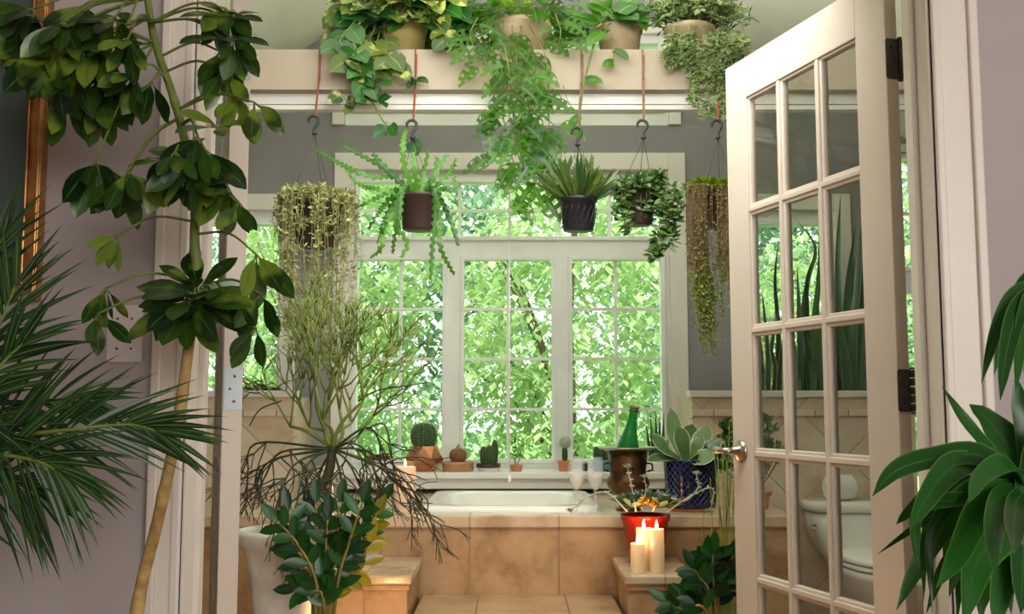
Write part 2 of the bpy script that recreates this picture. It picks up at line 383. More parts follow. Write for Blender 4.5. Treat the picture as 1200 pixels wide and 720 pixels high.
# ---- plant shelf beam
YBM = 3.6; BT, BB = PZ(58, YBM), PZ(105, YBM)
BD = 3.86
m = MB(); m.box(-ROOMX, ROOMX, YBM, BD, BB, BT)
struct(m, 'trim_7', M['beam'])
m = MB(); YF2 = YBM+0.05; FD = YF2+0.03; m.box(-ROOMX, ROOMX, YF2, FD, PZ(122, YF2), BB)
m.box(-ROOMX, ROOMX, YF2+0.012, FD, PZ(124, YF2+0.012), PZ(122, YF2)); m.box(-ROOMX, ROOMX, YF2+0.004, FD, PZ(128, YF2), PZ(124, YF2+0.012))
m.box(-ROOMX, ROOMX, BD, BD+0.015, BB-0.004, BT)
struct(m, 'trim_8', M['white'])

# ---- windows
def grid_window(name, W, sashes, cas=0.05, casside=None, depth=0.09):
    """W outer casing; sashes = (x0,x1,z0,z1,cols,rows) glass openings"""
    x0, x1, z0, z1 = W['x0'], W['x1'], W['z0'], W['z1']
    f = MB()
    # flat frame around every glass opening: fill the outer rectangle minus the sashes
    xs = sorted(set([x0, x1] + [v for q in sashes for v in q[:2]])); zs = sorted(set([z0, z1] + [v for q in sashes for v in q[2:4]]))
    for a, b in zip(xs, xs[1:]):
        run = None
        for c, d in zip(zs, zs[1:]):
            mx_, mz = (a+b)/2, (c+d)/2
            solid = not any(q[0] < mx_ < q[1] and q[2] < mz < q[3] for q in sashes)
            if solid: run = (run[0], d) if run else (c, d)
            if (not solid) and run: f.box(a, b, YB+0.02, YB+0.11, *run); run = None
        if run: f.box(a, b, YB+0.02, YB+0.11, *run)
    root = struct(f, name, M['winfr'])
    cw = cas
    g = MB()
    g.box(x0, x0+cw, YB-0.018, YB+0.02, z0, z1); g.box(x1-cw, x1, YB-0.018, YB+0.02, z0, z1); g.box(x0+cw, x1-cw, YB-0.018, YB+0.02, z1-cw, z1)
    g.box(x0+cw, x0+cw+0.012, YB+0.0, YB+0.02, z0, z1-cw); g.box(x1-cw-0.012, x1-cw, YB+0.0, YB+0.02, z0, z1-cw)
    g.build('casing', M['white'], root, smooth=False, bevel=0.003)
    for (a, b, c, d, nc, nr) in sashes:
        q = MB(); t = 0.014
        for (p0, p1, r0, r1) in ((a-t, a+0.006, c-t, d+t), (b-0.006, b+t, c-t, d+t), (a, b, c-t, c+0.006), (a, b, d-0.006, d+t)):
            q.box(p0, p1, YB+0.008, YB+0.02, r0, r1)
        sash = q.build('sash', M['winfr'], root, smooth=False, bevel=0.002)
        mu = MB(); t = 0.007
        for i in range(1, nc): x = a+(b-a)*i/nc; mu.box(x-t, x+t, YB+0.045, YB+0.07, c, d)
        for i in range(1, nr): z = c+(d-c)*i/nr; mu.box(a, b, YB+0.044, YB+0.071, z-t, z+t)
        if nc > 1 or nr > 1: mu.build('muntins', M['winfr'], sash, smooth=False)
        MB().box(a, b, YB+0.055, YB+0.06, c, d).build('pane', M['glass'], sash, smooth=False)
    return root
G = lambda a, b, c, d, nc, nr: (xx(a), xx(b), zz(d), zz(c), nc, nr)
grid_window('window_1', W1, [G(416, 778, 212, 278, 6, 2), G(415, 519, 303, 540, 2, 4), G(542, 648, 303, 540, 2, 4), G(670, 778, 303, 540, 2, 4)], cas=0.085)
grid_window('window_2', W2, [(xx(384)+0.1, xx(594), zz(128), zz(49), 1, 1), (xx(603), xx(803)-0.1, zz(128), zz(49), 1, 1)], cas=0.06)
grid_window('window_3', WL, [(-1.62, xx(330), 1.02, zz(262), 2, 3)], cas=0.08)
grid_window('window_4', WR, [(xx(880), xx(982), 1.02, zz(262), 1, 2)], cas=0.08)
grid_window('window_5', WF, [(1.9, 2.12, 0.62, 1.62, 1, 2), (1.9, 2.12, 1.74, 2.3, 1, 2)], cas=0.04)
# sill board below the main window
SILLZ = PZ(552, 4.85); SY = 4.70
m = MB(); m.box(xx(388)-0.02, xx(807)+0.02, SY, YB+0.02, SILLZ-0.028, SILLZ)
m.box(xx(388)-0.01, xx(807)+0.01, SY+0.03, YB, SILLZ-0.075, SILLZ-0.028)
struct(m, 'trim_9', M['white'], bevel=0.004)

# ---- tub deck
YD = 3.8; DZ = PZ(604, YD); DXL, DXR = -1.75, PX(926, YD)
TX0, TX1, TY0, TY1 = PX(496, 4.0), PX(704, 3.9), YD+0.085, 4.64
EDGE = 0.045
m = MB()
m.box(DXL, DXR, YD, TY0+0.05, 0, DZ-EDGE); m.box(DXL, TX0+0.05, TY0+0.05, YB, 0, DZ-EDGE); m.box(TX1-0.05, DXR, TY0+0.05, YB, 0, DZ-EDGE); m.box(TX0+0.05, TX1-0.05, TY1-0.05, YB, 0, DZ-EDGE)
struct(m, 'trim_10', M['deckf'])
m = MB(); o = 0.012
m.box(DXL, DXR, YD-o, TY0+0.05, DZ-EDGE, DZ); m.box(DXL, TX0+0.05, TY0+0.05, YB, DZ-EDGE, DZ); m.box(TX1-0.05, DXR+o, TY0+0.05, YB, DZ-EDGE, DZ); m.box(TX0+0.05, TX1-0.05, TY1-0.05, YB, DZ-EDGE, DZ)
struct(m, 'trim_11', M['decktop'], bevel=0.006)
# tiled back splash under the sill
struct(MB().box(xx(388), xx(807), YB-0.03, YB, DZ, SILLZ-0.075), 'trim_12', M['trimtile'])
# inner step and the two side blocks
STZ = PZ(697, YD); BXZ = PZ(653, YD); YBX = 3.38
BL0, BL1 = -0.62, PX(484, YBX)-0.0; BR0, BR1 = PX(730, YBX), PX(814, YBX)
m = MB(); m.box(BL1, BR0, 3.18, YD, 0, STZ-0.03); m.box(BL1-0.2, BR1, 2.85, 3.18, 0, 0.17)
struct(m, 'trim_13', M['deckf'])
struct(MB().box(BL1, BR0, 3.165, YD, STZ-0.03, STZ), 'trim_14', M['steptop'], bevel=0.005)
for i, (a, b) in enumerate(((BL0, BL1), (BR0, BR1))):
    m = MB(); m.box(a+0.014, b-0.014, YBX+0.014, YD, 0, BXZ-0.03); m.box(a+0.007, b-0.007, YBX+0.007, YD, BXZ-0.05, BXZ-0.03)
    struct(m, 'trim_%d' % (15+2*i), M['deckf'], bevel=0.003)
    struct(MB().box(a, b, YBX, YD, BXZ-0.03, BXZ), 'trim_%d' % (16+2*i), M['decktop'], bevel=0.006)
# ---- tiled half walls either side of the window bay
LZ = PZ(458, 4.6)
for i, (a, b) in enumerate(((-ROOMX, PX(345, 4.6)), (PX(811, 4.6), 1.80))):
    m = MB(); m.box(a, b, 4.6, 4.68, 0, LZ-0.03); struct(m, 'wall_half_%s' % ('left', 'right')[i], M['diag'])
    xe = b if i == 0 else a
    m = MB(); m.box(min(xe, xe+(-1, 1)[i]*0.06), max(xe, xe+(-1, 1)[i]*0.06), 4.68, YB, 0, LZ-0.03); struct(m, 'wall_return_%s' % ('left', 'right')[i], M['diagy'])
    m = MB(); m.box(a-0.01*i, b+0.01*(1-i), 4.585, 4.70, LZ-0.03, LZ); struct(m, 'trim_%d' % (19+3*i), M['white'], bevel=0.004)
    m = MB(); m.box(a, b, 4.588, 4.6, LZ-0.115, LZ-0.085); struct(m, 'trim_%d' % (20+3*i), M['trimtile'], bevel=0.003)
    m = MB(); m.box(a if i == 0 else xe+0.06, b-0.06 if i == 0 else b, 4.68, YB, 0.86, 0.9); struct(m, 'trim_%d' % (21+3*i), M['white'])

M['screw'] = mat('screw_steel', hx(120, 120, 118), rough=0.4, metal=0.8)
# ================================================================ DOORS
def french_door(name, hinge, ux, width, side, thick=0.042):
    """hinge: face corner at the hinge edge (floor), ux: unit vector hinge -> free edge, side: unit vector to the other face (thickness)"""
    T = thick; top = EYE+0.861+0.115; Z0 = 0.012
    root = MB()
    st = 0.107; gw = width-2*st; n = 3; mw = 0.032
    z1 = EYE+0.861; zb = z1-5*0.335+0.033
    root.bar(hinge, ux, side, 0, st, 0, T, Z0, top); root.bar(hinge, ux, side, width-st, width, 0, T, Z0, top)
    root.bar(hinge, ux, side, st, width-st, 0, T, z1, top); root.bar(hinge, ux, side, st, width-st, 0, T, Z0, zb)
    d = struct(root, name, M['leafdoor'], bevel=0.002)
    m = MB(); lw = (gw-(n-1)*mw)/n
    for i in range(1, n):
        a = st+i*lw+(i-1)*mw; m.bar(hinge, ux, side, a, a+mw, 0.006, T-0.006, zb, z1)
        m.bar(hinge, ux, side, a+0.009, a+mw-0.009, 0.001, T-0.001, zb, z1)
    for r in range(1, 5):
        z = z1-r*0.335; m.bar(hinge, ux, side, st, width-st, 0.0065, T-0.0065, z, z+0.033)
        m.bar(hinge, ux, side, st, width-st, 0.0015, T-0.0015, z+0.009, z+0.024)
    m.build('muntins', M['leafdoor'], d, smooth=False, bevel=0.003)
    # sticking around each opening
    m = MB(); e = 0.007
    for (a, b, c, f) in ((st, st+e, zb, z1), (width-st-e, width-st, zb, z1), (st, width-st, z1-e, z1), (st, width-st, zb, zb+e)):
        m.bar(hinge, ux, side, a, b, 0.006, T-0.006, c, f)
    m.build('glazing_bead', M['leafdoor'], d, smooth=False, bevel=0.002)
    for r in range(5):
        for c in range(n):
            a = st+c*(lw+mw); zt = z1-r*0.335
            MB().bar(hinge, ux, side, a, a+lw, T/2-0.002, T/2+0.002, zt-0.302, zt).build('pane', M['doorglass'], d, smooth=False)
    return d, T
def door_hinge(door, c, leafdir, out, h=0.092, wd=0.03, m_=None, z=1.0, barrel=True):
    """c = point at barrel; leafdir = horizontal unit vector the leaf runs along; out = surface normal"""
    m = MB(); r = 0.006; pts = []
    w2, h2 = wd, h/2
    for (cx, cz, a0) in ((w2-r, h2-r, 0), (0, 0, None), (w2-r, -h2+r, -PI/2)):
        if a0 is None: continue
        for k in range(5): a = a0+PI/2*k/4; pts.append((cx+r*math.cos(a), cz+r*math.sin(a)))
    top = [p for p in pts[:5]]; bot = [p for p in pts[5:]]
    poly = [(0, h2)] + top[::-1] + bot[::-1] + [(0, -h2)]
    ring0 = [c+leafdir*a+V((0, 0, b)) for a, b in poly]; ring1 = [p+out*0.0025 for p in ring0]
    m.loft([ring0, ring1])
    o = m.build('hinge', m_, door, smooth=False)
    for k, (a, b) in enumerate(((0.55, 0.3), (0.3, 0), (0.55, -0.3))):
        q = c+leafdir*(wd*a)+V((0, 0, h*b))+out*0.0025
        MB().lathe([(0.0032, 0), (0.0032, 0.0008)], q, 10, axis=out).build('screw', M['screw'] if m_ is M['steel'] else M['black'], o)
    if barrel:
        b = MB(); cc = c-leafdir*0.005+out*0.003
        for k in range(5):
            z0 = -h/2+k*h/5; b.lathe([(0.0052, 0.0008), (0.006, 0.0016), (0.006, h/5-0.0016), (0.0052, h/5-0.0008)], cc+V((0, 0, z0)), 12)
        b.lathe([(0.004, 0), (0.006, 0.002), (0.004, 0.005)], cc+V((0, 0, h/2)), 12); b.lathe([(0.004, -0.005), (0.006, -0.003), (0.004, 0)], cc+V((0, 0, -h/2)), 12)
        b.build('hinge_pin', m_, o)
ux = V((-0.3066, 0.9518, 0)); sd = V((0.9518, 0.3066, 0))
hg = V((0.836, 2.225, 0))
d1, T1 = french_door('door_1', hg, ux, 0.705, sd, 0.032)
for py in (69, 458):
    z = PZ(py, 2.23)
    c = hg + sd*0.031 + V((0, 0, z)); door_hinge(d1, c, -sd, -ux, h=0.092, wd=0.032, m_=M['bronze'])
# lever knob on the free edge of the near face
kz = PZ(529, 2.84); kb = hg + ux*(0.705-0.045) + V((0, 0, kz))
m = MB(); m.lathe([(0.030, 0), (0.031, 0.004), (0.024, 0.010), (0.012, 0.014), (0.011, 0.03)], kb, 24, axis=-sd)
kn = m.build('door_handle', M['nickel'], d1)
m = MB(); q = kb - sd*0.032
m.tube([q, q-sd*0.012+ux*0.012, q-sd*0.016+ux*0.03, q-sd*0.014+ux*0.05, q-sd*0.010+ux*0.062], 0.008, 10, rads=[0.009, 0.010, 0.008, 0.009, 0.012])
m.ball(q-sd*0.010+ux*0.066, 0.012)
m.build('lever', M['nickel'], kn)
# left door, opened past square; only its hinge edge shows
a = math.radians(17.5); uxl = V((-math.sin(a), math.cos(a), 0)); sdl = V((math.cos(a), math.sin(a), 0))
hl = V((PX(262.5, 2.22), 2.205, 0)); 
d2, T2 = french_door('door_2', hl, uxl, 0.705, sdl)
for py in (72, 456):
    z = PZ(py, 2.22); c = hl + V((0, 0, z)) + sdl*0.004
    door_hinge(d2, c, sdl, -uxl, h=0.09, wd=0.037, m_=M['steel'], barrel=False)

# ================================================================ HALL SIDE FITTINGS
x1 = PX(38, WY0-0.02); x0 = x1-0.62; zt, zb = PZ(-70, 2.02), PZ(352, 2.02)
t = thing('framed_picture', ((x0+x1)/2, WY0-0.02, zb), 'large dark teal picture in a gilt moulded frame on the left wall', 'picture')
m = MB(); fw = 0.030
for (a, b, c, d) in ((x0, x0+fw, zb, zt), (x1-fw, x1, zb, zt), (x0+fw, x1-fw, zb, zb+fw), (x0+fw, x1-fw, zt-fw, zt)):
    m.box(a, b, WY0-0.03, WY0, c, d)
for (a, b, c, d) in ((x1-fw, x1-fw+0.006, zb+fw, zt-fw), (x1-0.009, x1-0.001, zb, zt), (x0, x0+0.008, zb, zt)):
    m.box(a, b, WY0-0.036, WY0-0.03, c, d)
M['gold'] = mat('gilt_wood', hx(200, 150, 84), hx(150, 92, 44), rough=0.35, metal=0.6, nscale=20)
m.build('frame', M['gold'], t, smooth=False, bevel=0.003)
M['canvas'] = mat('teal_canvas', hx(52, 72, 66), hx(78, 92, 84), rough=0.7, nscale=3)
MB().box(x0+fw, x1-fw, WY0-0.012, WY0-0.002, zb+fw, zt-fw).build('canvas', M['canvas'], t, smooth=False)
# light switch
a, b = PX(123, WY0), PX(165, WY0); c, d = PZ(425, WY0), PZ(358, WY0)
t = thing('light_switch', ((a+b)/2, WY0-0.006, c), 'white double light switch plate on the mauve wall left of the doorway', 'light switch')
M['swi'] = mat('switch_plastic', hx(214, 206, 200), rough=0.4)
MB().box(a, b, WY0-0.006, WY0, c, d).build('plate', M['swi'], t, smooth=False, bevel=0.002)
for f in (0.3, 0.7):
    x = a+(b-a)*f; z = (c+d)/2
    m = MB(); m.box(x-0.005, x+0.005, WY0-0.008, WY0-0.005, z-0.012, z+0.012); m.box(x-0.004, x+0.004, WY0-0.02, WY0-0.006, z-0.001, z+0.008)
    m.build('toggle', M['swi'], t, smooth=False, bevel=0.001)
    for q in (-1, 1): MB().lathe([(0.0025, 0), (0.0025, 0.0012)], (x, WY0-0.006, z+q*0.03), 10, axis=(0, -1, 0)).build('screw', M['screw'], t)

# ================================================================ PLANT MATERIALS
M['sch'] = leafmat('umbrella_leaf', hx(16, 52, 18), hx(66, 106, 34), vein=hx(96, 130, 60), var='blotch', varc=hx(120, 146, 48), rough=0.28, tr=0.22, vs=12, vt=0.58, veinw=0.035)
M['palm'] = leafmat('palm_leaf', hx(20, 52, 24), hx(50, 90, 38), vein=hx(120, 150, 80), rough=0.35, tr=0.15, veinw=0.08)
M['drac'] = leafmat('corn_plant_leaf', hx(16, 74, 24), hx(44, 112, 34), var='margin', varc=hx(96, 140, 60), vt=0.86, rough=0.34, tr=0.2, vein=hx(60, 120, 50), veinw=0.05)
M['pothos'] = leafmat('pothos_leaf', hx(58, 92, 28), hx(122, 138, 54), vein=hx(150, 170, 90), var='blotch', varc=hx(176, 180, 96), rough=0.35, tr=0.25, vs=24, vt=0.61, veinw=0.03)
M['pothosd'] = leafmat('pothos_dark_leaf', hx(18, 70, 24), hx(50, 110, 34), vein=hx(110, 150, 80), rough=0.3, tr=0.2, veinw=0.03)
M['mon'] = leafmat('swiss_cheese_leaf', hx(18, 66, 20), hx(66, 126, 32), vein=hx(120, 170, 80), rough=0.35, tr=0.45, trc=hx(170, 220, 60), veinw=0.03)
M['phil'] = leafmat('philodendron_leaf', hx(22, 82, 30), hx(84, 140, 44), vein=hx(150, 180, 90), rough=0.3, tr=0.3, veinw=0.03, trc=hx(140, 200, 60))
M['small'] = leafmat('small_variegated_leaf', hx(60, 100, 34), hx(120, 150, 70), var='margin', varc=hx(206, 214, 160), vt=0.7, rough=0.4, tr=0.25)
M['string'] = leafmat('string_plant_leaf', hx(150, 156, 80), hx(206, 208, 138), rough=0.5, tr=0.3, var='blotch', varc=hx(216, 214, 160), vs=30, vt=0.6)
M['fish'] = leafmat('fishbone_cactus', hx(30, 92, 38), hx(104, 168, 60), vein=hx(130, 180, 90), rough=0.4, tr=0.35, veinw=0.08, trc=hx(150, 220, 70))
M['fern'] = leafmat('upright_succulent_leaf', hx(30, 74, 28), hx(120, 146, 66), rough=0.4, tr=0.15)
M['bushy'] = leafmat('peperomia_leaf', hx(38, 86, 32), hx(120, 158, 78), rough=0.4, tr=0.2)
M['tail'] = leafmat('burro_tail_leaf', hx(130, 156, 60), hx(184, 204, 96), rough=0.5, tr=0.3)
M['lime'] = leafmat('lime_leaf', hx(120, 160, 40), hx(176, 200, 70), rough=0.4, tr=0.35)
M['zz'] = leafmat('glossy_green_leaf', hx(10, 56, 18), hx(34, 98, 28), vein=hx(60, 120, 50), rough=0.32, tr=0.15, veinw=0.03)
M['zzy'] = leafmat('yellow_green_leaf', hx(150, 150, 30), hx(196, 176, 44), vein=hx(210, 200, 90), rough=0.2, tr=0.3, veinw=0.04)
M['snake'] = leafmat('snake_plant_leaf', hx(14, 48, 30), hx(84, 128, 80), var='margin', varc=hx(120, 150, 90), vt=0.8, veinw=0.1, rough=0.35, tr=0.1)
M['snakem'] = leafmat('pale_edged_snake_leaf', hx(24, 70, 38), hx(40, 92, 50), var='margin', varc=hx(190, 190, 110), vt=0.72, rough=0.35, tr=0.1)
M['succ'] = leafmat('paddle_succulent_leaf', hx(84, 126, 66), hx(140, 176, 112), var='margin', varc=hx(222, 232, 200), vt=0.82, rough=0.35, tr=0.12)
M['eche'] = leafmat('echeveria_leaf', hx(84, 124, 104), hx(130, 160, 136), rough=0.45, tr=0.1)
M['orange'] = leafmat('orange_succulent_leaf', hx(206, 140, 40), hx(232, 180, 80), rough=0.45, tr=0.2)
M['pale'] = leafmat('pale_succulent_leaf', hx(170, 186, 160), hx(204, 212, 190), rough=0.5, tr=0.1)
M['jade'] = leafmat('jade_leaf', hx(36, 96, 34), hx(96, 150, 60), rough=0.3, tr=0.15)
M['tailb'] = leafmat('tawny_tail_leaf', hx(146, 122, 72), hx(176, 156, 100), rough=0.6, tr=0.3)
M['pencilg'] = mat('green_pencil_stem', hx(132, 146, 66), hx(90, 110, 50), rough=0.6, nscale=8)
M['pencil'] = mat('pencil_cactus_stem', hx(56, 66, 36), hx(44, 42, 28), rough=0.6, nscale=8)
M['cactus'] = mat('cactus_skin', hx(58, 92, 44), hx(38, 70, 34), rough=0.6, nscale=30)
M['cactusb'] = mat('brown_cactus_skin', hx(150, 104, 70), hx(120, 78, 52), rough=0.7, nscale=30)
M['spine'] = mat('cactus_spines', hx(214, 206, 160), rough=0.6)
M['reed'] = mat('reed_stem', hx(126, 150, 56), hx(90, 122, 46), rough=0.5, nscale=12)

# ================================================================ PLANTS BEHIND: OUTDOOR TREES
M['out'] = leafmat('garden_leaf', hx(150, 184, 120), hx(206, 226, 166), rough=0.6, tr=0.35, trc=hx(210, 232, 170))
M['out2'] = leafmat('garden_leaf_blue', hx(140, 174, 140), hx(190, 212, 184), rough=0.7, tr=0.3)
M['lawn'] = mat('lawn', hx(130, 176, 84), hx(104, 150, 66), rough=0.9, nscale=3)
struct(MB().box(-30, 30, YB+0.2, 60, -0.5, -0.4), 'ground_garden', M['lawn'])
def tree(x, y, rx, ry, z0, z1, n, size, m_, label, seed, grp='trees outside the windows'):
    global rnd
    rnd = random.Random(seed)
    t = thing('garden_tree', (x, y, -0.4), label, 'tree', None)
    tb = MB(); zc = (z0+z1)/2; rz = (z1-z0)/2
    tips = []
    tb.tube([(x, y, -0.42), (x+0.05, y, z0), (x, y+0.1, zc), (x+0.1, y, z1-0.3)], 0.06, 8, r1=0.02)
    for k in range(6):
        d = rdir(-0.3, 0.9); q = V((x+d.x*rx*0.85, y+d.y*ry*0.85, zc+d.z*rz*0.8)); b = V((x, y, z0+(q.z-z0)*0.4))
        pts = spline([b, b.lerp(q, 0.5)+V((0, 0, 0.15)), q], 4); tb.tube(pts, 0.02, 6, r1=0.006); tips += pts[2:]
    tb.build('trunk', M['bark2'], t)
    m = MB()
    for k in range(n):
        d = rdir(-1, 1); r = rnd.uniform(0.35, 1)**0.6
        lump = 1+0.25*math.sin(d.x*5+seed)*math.cos(d.z*6+seed*2)
        c = V((x+d.x*rx*r*lump, y+d.y*ry*r*lump, zc+d.z*rz*r*lump))
        if c.y < YB+0.7: c.y = YB+0.7+rnd.random()*0.3
        L = size*rnd.uniform(0.7, 1.3)
        m.leaf(c, rdir(-0.7, 0.3), V((0, 0, 1)), L, L*0.5, 0.5, 0.1, 'ovate', 2)
    m.build('crown', m_, t)
M['bark2'] = mat('tree_bark', hx(130, 112, 92), hx(100, 84, 68), rough=0.9, nscale=20)
TR = [(-3.95, 8.0, 1.05, 0.9, 0.2, 3.9, 6000, 0.10, 'out', 'leafy bright green tree seen through the small left window'),
      (-1.5, 8.2, 0.95, 0.9, -0.2, 3.9, 9000, 0.10, 'out', 'bright green tree behind the left casement of the main window'),
      (0.45, 8.0, 0.9, 0.9, -0.2, 3.6, 9000, 0.10, 'out', 'bright green bushy tree behind the middle casement'),
      (2.2, 8.3, 0.75, 0.9, 0.0, 2.5, 4500, 0.09, 'out', 'low yellow green tree behind the right casement'),
      (3.9, 8.2, 0.85, 0.9, 0.0, 4.2, 5000, 0.10, 'out', 'green tree seen past the right hand door hinges'),
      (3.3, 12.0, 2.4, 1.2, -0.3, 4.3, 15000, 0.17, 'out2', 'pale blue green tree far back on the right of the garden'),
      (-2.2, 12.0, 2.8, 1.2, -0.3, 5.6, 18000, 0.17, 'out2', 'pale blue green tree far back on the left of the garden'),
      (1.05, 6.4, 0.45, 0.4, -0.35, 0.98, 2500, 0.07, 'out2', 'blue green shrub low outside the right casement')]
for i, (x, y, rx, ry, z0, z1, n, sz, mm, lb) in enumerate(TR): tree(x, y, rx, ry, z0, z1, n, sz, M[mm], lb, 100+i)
rnd = random.Random(11)

# ================================================================ SANITARY THINGS
# tub
def rrect(x0, x1, y0, y1, r, z, n=6):
    out = []
    for (cx, cy, a0) in ((x1-r, y1-r, 0), (x0+r, y1-r, PI/2), (x0+r, y0+r, PI), (x1-r, y0+r, 3*PI/2)):
        for k in range(n+1): a = a0+PI/2*k/n; out.append(V((cx+r*math.cos(a), cy+r*math.sin(a), z)))
    return out
RIM = 0.022
t = thing('bathtub', ((TX0+TX1)/2, (TY0+TY1)/2, DZ-0.42), 'white drop in bathtub with a rolled rim set in the tiled deck', 'bathtub')
m = MB(); o = 0.0
def rr(i, z, r): return rrect(TX0+i, TX1-i, TY0+i, TY1-i, r, z)
m.loft([rr(0, DZ, 0.06), rr(0, DZ+RIM*0.6, 0.06), rr(0.012, DZ+RIM, 0.06), rr(0.065, DZ+RIM, 0.12), rr(0.08, DZ+RIM-0.012, 0.13), rr(0.10, DZ-0.15, 0.15), rr(0.14, DZ-0.34, 0.18), rr(0.2, DZ-0.38, 0.16)], cap=False)
n0 = len(m.v)-28; m.f.append(tuple(range(n0, len(m.v))))
m.build('tub_shell', M['porc'], t)
m = MB(); m.lathe([(0.0, 0), (0.03, 0), (0.032, 0.004), (0.0, 0.006)], (TX0+0.4, (TY0+TY1)/2, DZ-0.379), 16, cap=False); m.build('drain', M['nickel'], t)
# faucet
for px in (332, 389):
    q = P(px, 590, 4.02); q.z = DZ
    t = thing('faucet_handle', q, ('left of the two' if px == 332 else 'right of the two') + ' tapered nickel tub faucet handles on the left end of the deck', 'faucet')
    m = MB(); m.lathe([(0.034, 0), (0.036, 0.006), (0.030, 0.012), (0.024, 0.03), (0.016, 0.075), (0.012, 0.09), (0.014, 0.098), (0.008, 0.108)], q, 20); m.build('cone', M['nickel'], t)
    m = MB(); m.tube([q+V((-0.026, 0, 0.094)), q+V((0.026, 0, 0.094))], 0.005, 8); m.build('cross_bar', M['nickel'], t)
q = P(360, 590, 4.06); q.z = DZ
t = thing('tub_spout', q, 'arched nickel tub spout between the two tapered handles', 'faucet')
m = MB(); m.lathe([(0.03, 0), (0.03, 0.008), (0.02, 0.014)], q, 20); m.build('base', M['nickel'], t)
m = MB(); m.tube(spline([q+V((0, 0, 0.01)), q+V((0, 0, 0.09)), q+V((0.04, 0.01, 0.15)), q+V((0.10, 0.02, 0.14)), q+V((0.12, 0.025, 0.10))], 5), 0.013, 12, r1=0.011); m.build('spout', M['nickel'], t)

# toilet
TC = 1.50; t = thing('toilet', (TC, 4.2, 0), 'white one piece toilet seen through the glass door', 'toilet')
def ell(cx, cy, a, b, z, n=28, sq=2.3):
    out = []
    for k in range(n):
        th = 2*PI*k/n; c, s_ = math.cos(th), math.sin(th)
        out.append(V((cx+a*math.copysign(abs(c)**(2/sq), c), cy+b*math.copysign(abs(s_)**(2/sq), s_), z)))
    return out
TKZ = PZ(602, 4.36)
m = MB(); m.loft([ell(TC, 4.45, 0.12, 0.12, 0, sq=3), ell(TC, 4.45, 0.115, 0.12, 0.25, sq=3), ell(TC, 4.455, 0.15, 0.125, 0.40, sq=3.5), ell(TC, 4.46, 0.205, 0.115, 0.47, sq=4.5), ell(TC, 4.465, 0.225, 0.112, 0.54, sq=5), ell(TC, 4.465, 0.23, 0.112, TKZ, sq=5)])
m.build('tank', M['porc'], t)
m = MB(); m.loft([ell(TC, 4.465, 0.236, 0.12, TKZ+0.002, sq=5), ell(TC, 4.465, 0.243, 0.127, TKZ+0.01, sq=5), ell(TC, 4.465, 0.243, 0.127, TKZ+0.034, sq=5), ell(TC, 4.465, 0.232, 0.117, TKZ+0.044, sq=5)])
m.build('tank_lid', M['porc'], t)
m = MB(); m.loft([ell(TC, 4.22, 0.12, 0.24, 0), ell(TC, 4.22, 0.125, 0.24, 0.06), ell(TC, 4.18, 0.12, 0.20, 0.16), ell(TC, 4.14, 0.16, 0.24, 0.30), ell(TC, 4.12, 0.195, 0.27, 0.40), ell(TC, 4.12, 0.20, 0.275, 0.43)])
m.build('bowl', M['porc'], t)
m = MB(); m.loft([ell(TC, 4.12, 0.202, 0.278, 0.434), ell(TC, 4.12, 0.205, 0.28, 0.44), ell(TC, 4.12, 0.203, 0.278, 0.452)]); m.build('seat', M['porc'], t)
m = MB(); m.loft([ell(TC, 4.12, 0.203, 0.278, 0.457), ell(TC, 4.12, 0.208, 0.283, 0.463), ell(TC, 4.12, 0.20, 0.275, 0.480), ell(TC, 4.12, 0.15, 0.22, 0.486)]); m.build('lid', M['porc'], t)
m = MB(); m.tube([(TC-0.225, 4.37, TKZ-0.05), (TC-0.245, 4.355, TKZ-0.05), (TC-0.252, 4.33, TKZ-0.055), (TC-0.252, 4.30, TKZ-0.06)], 0.006, 8); m.build('flush_lever', M['nickel'], t)
TOP = TKZ+0.044
q = V((PX(981, 4.47), 4.47, TOP+0.056))
t = thing('toilet_roll', (q.x, q.y, TOP), 'white toilet paper roll lying on its side on the toilet tank', 'toilet paper')
ax = V((1, 0.35, 0)).normalized()
m = MB(); m.lathe([(0.025, -0.05), (0.054, -0.05), (0.056, -0.047), (0.056, 0.047), (0.054, 0.05), (0.025, 0.05), (0.025, -0.05)], q, 48, axis=ax, cap=False); m.build('paper', M['porc'], t, smooth=False)
M['card'] = mat('cardboard', hx(120, 92, 70), rough=0.9)
m = MB(); m.lathe([(0.0248, -0.0515), (0.0248, 0.0515), (0.021, 0.0515), (0.021, -0.0515), (0.0248, -0.0515)], q, 20, axis=ax, cap=False); m.build('core', M['card'], t)

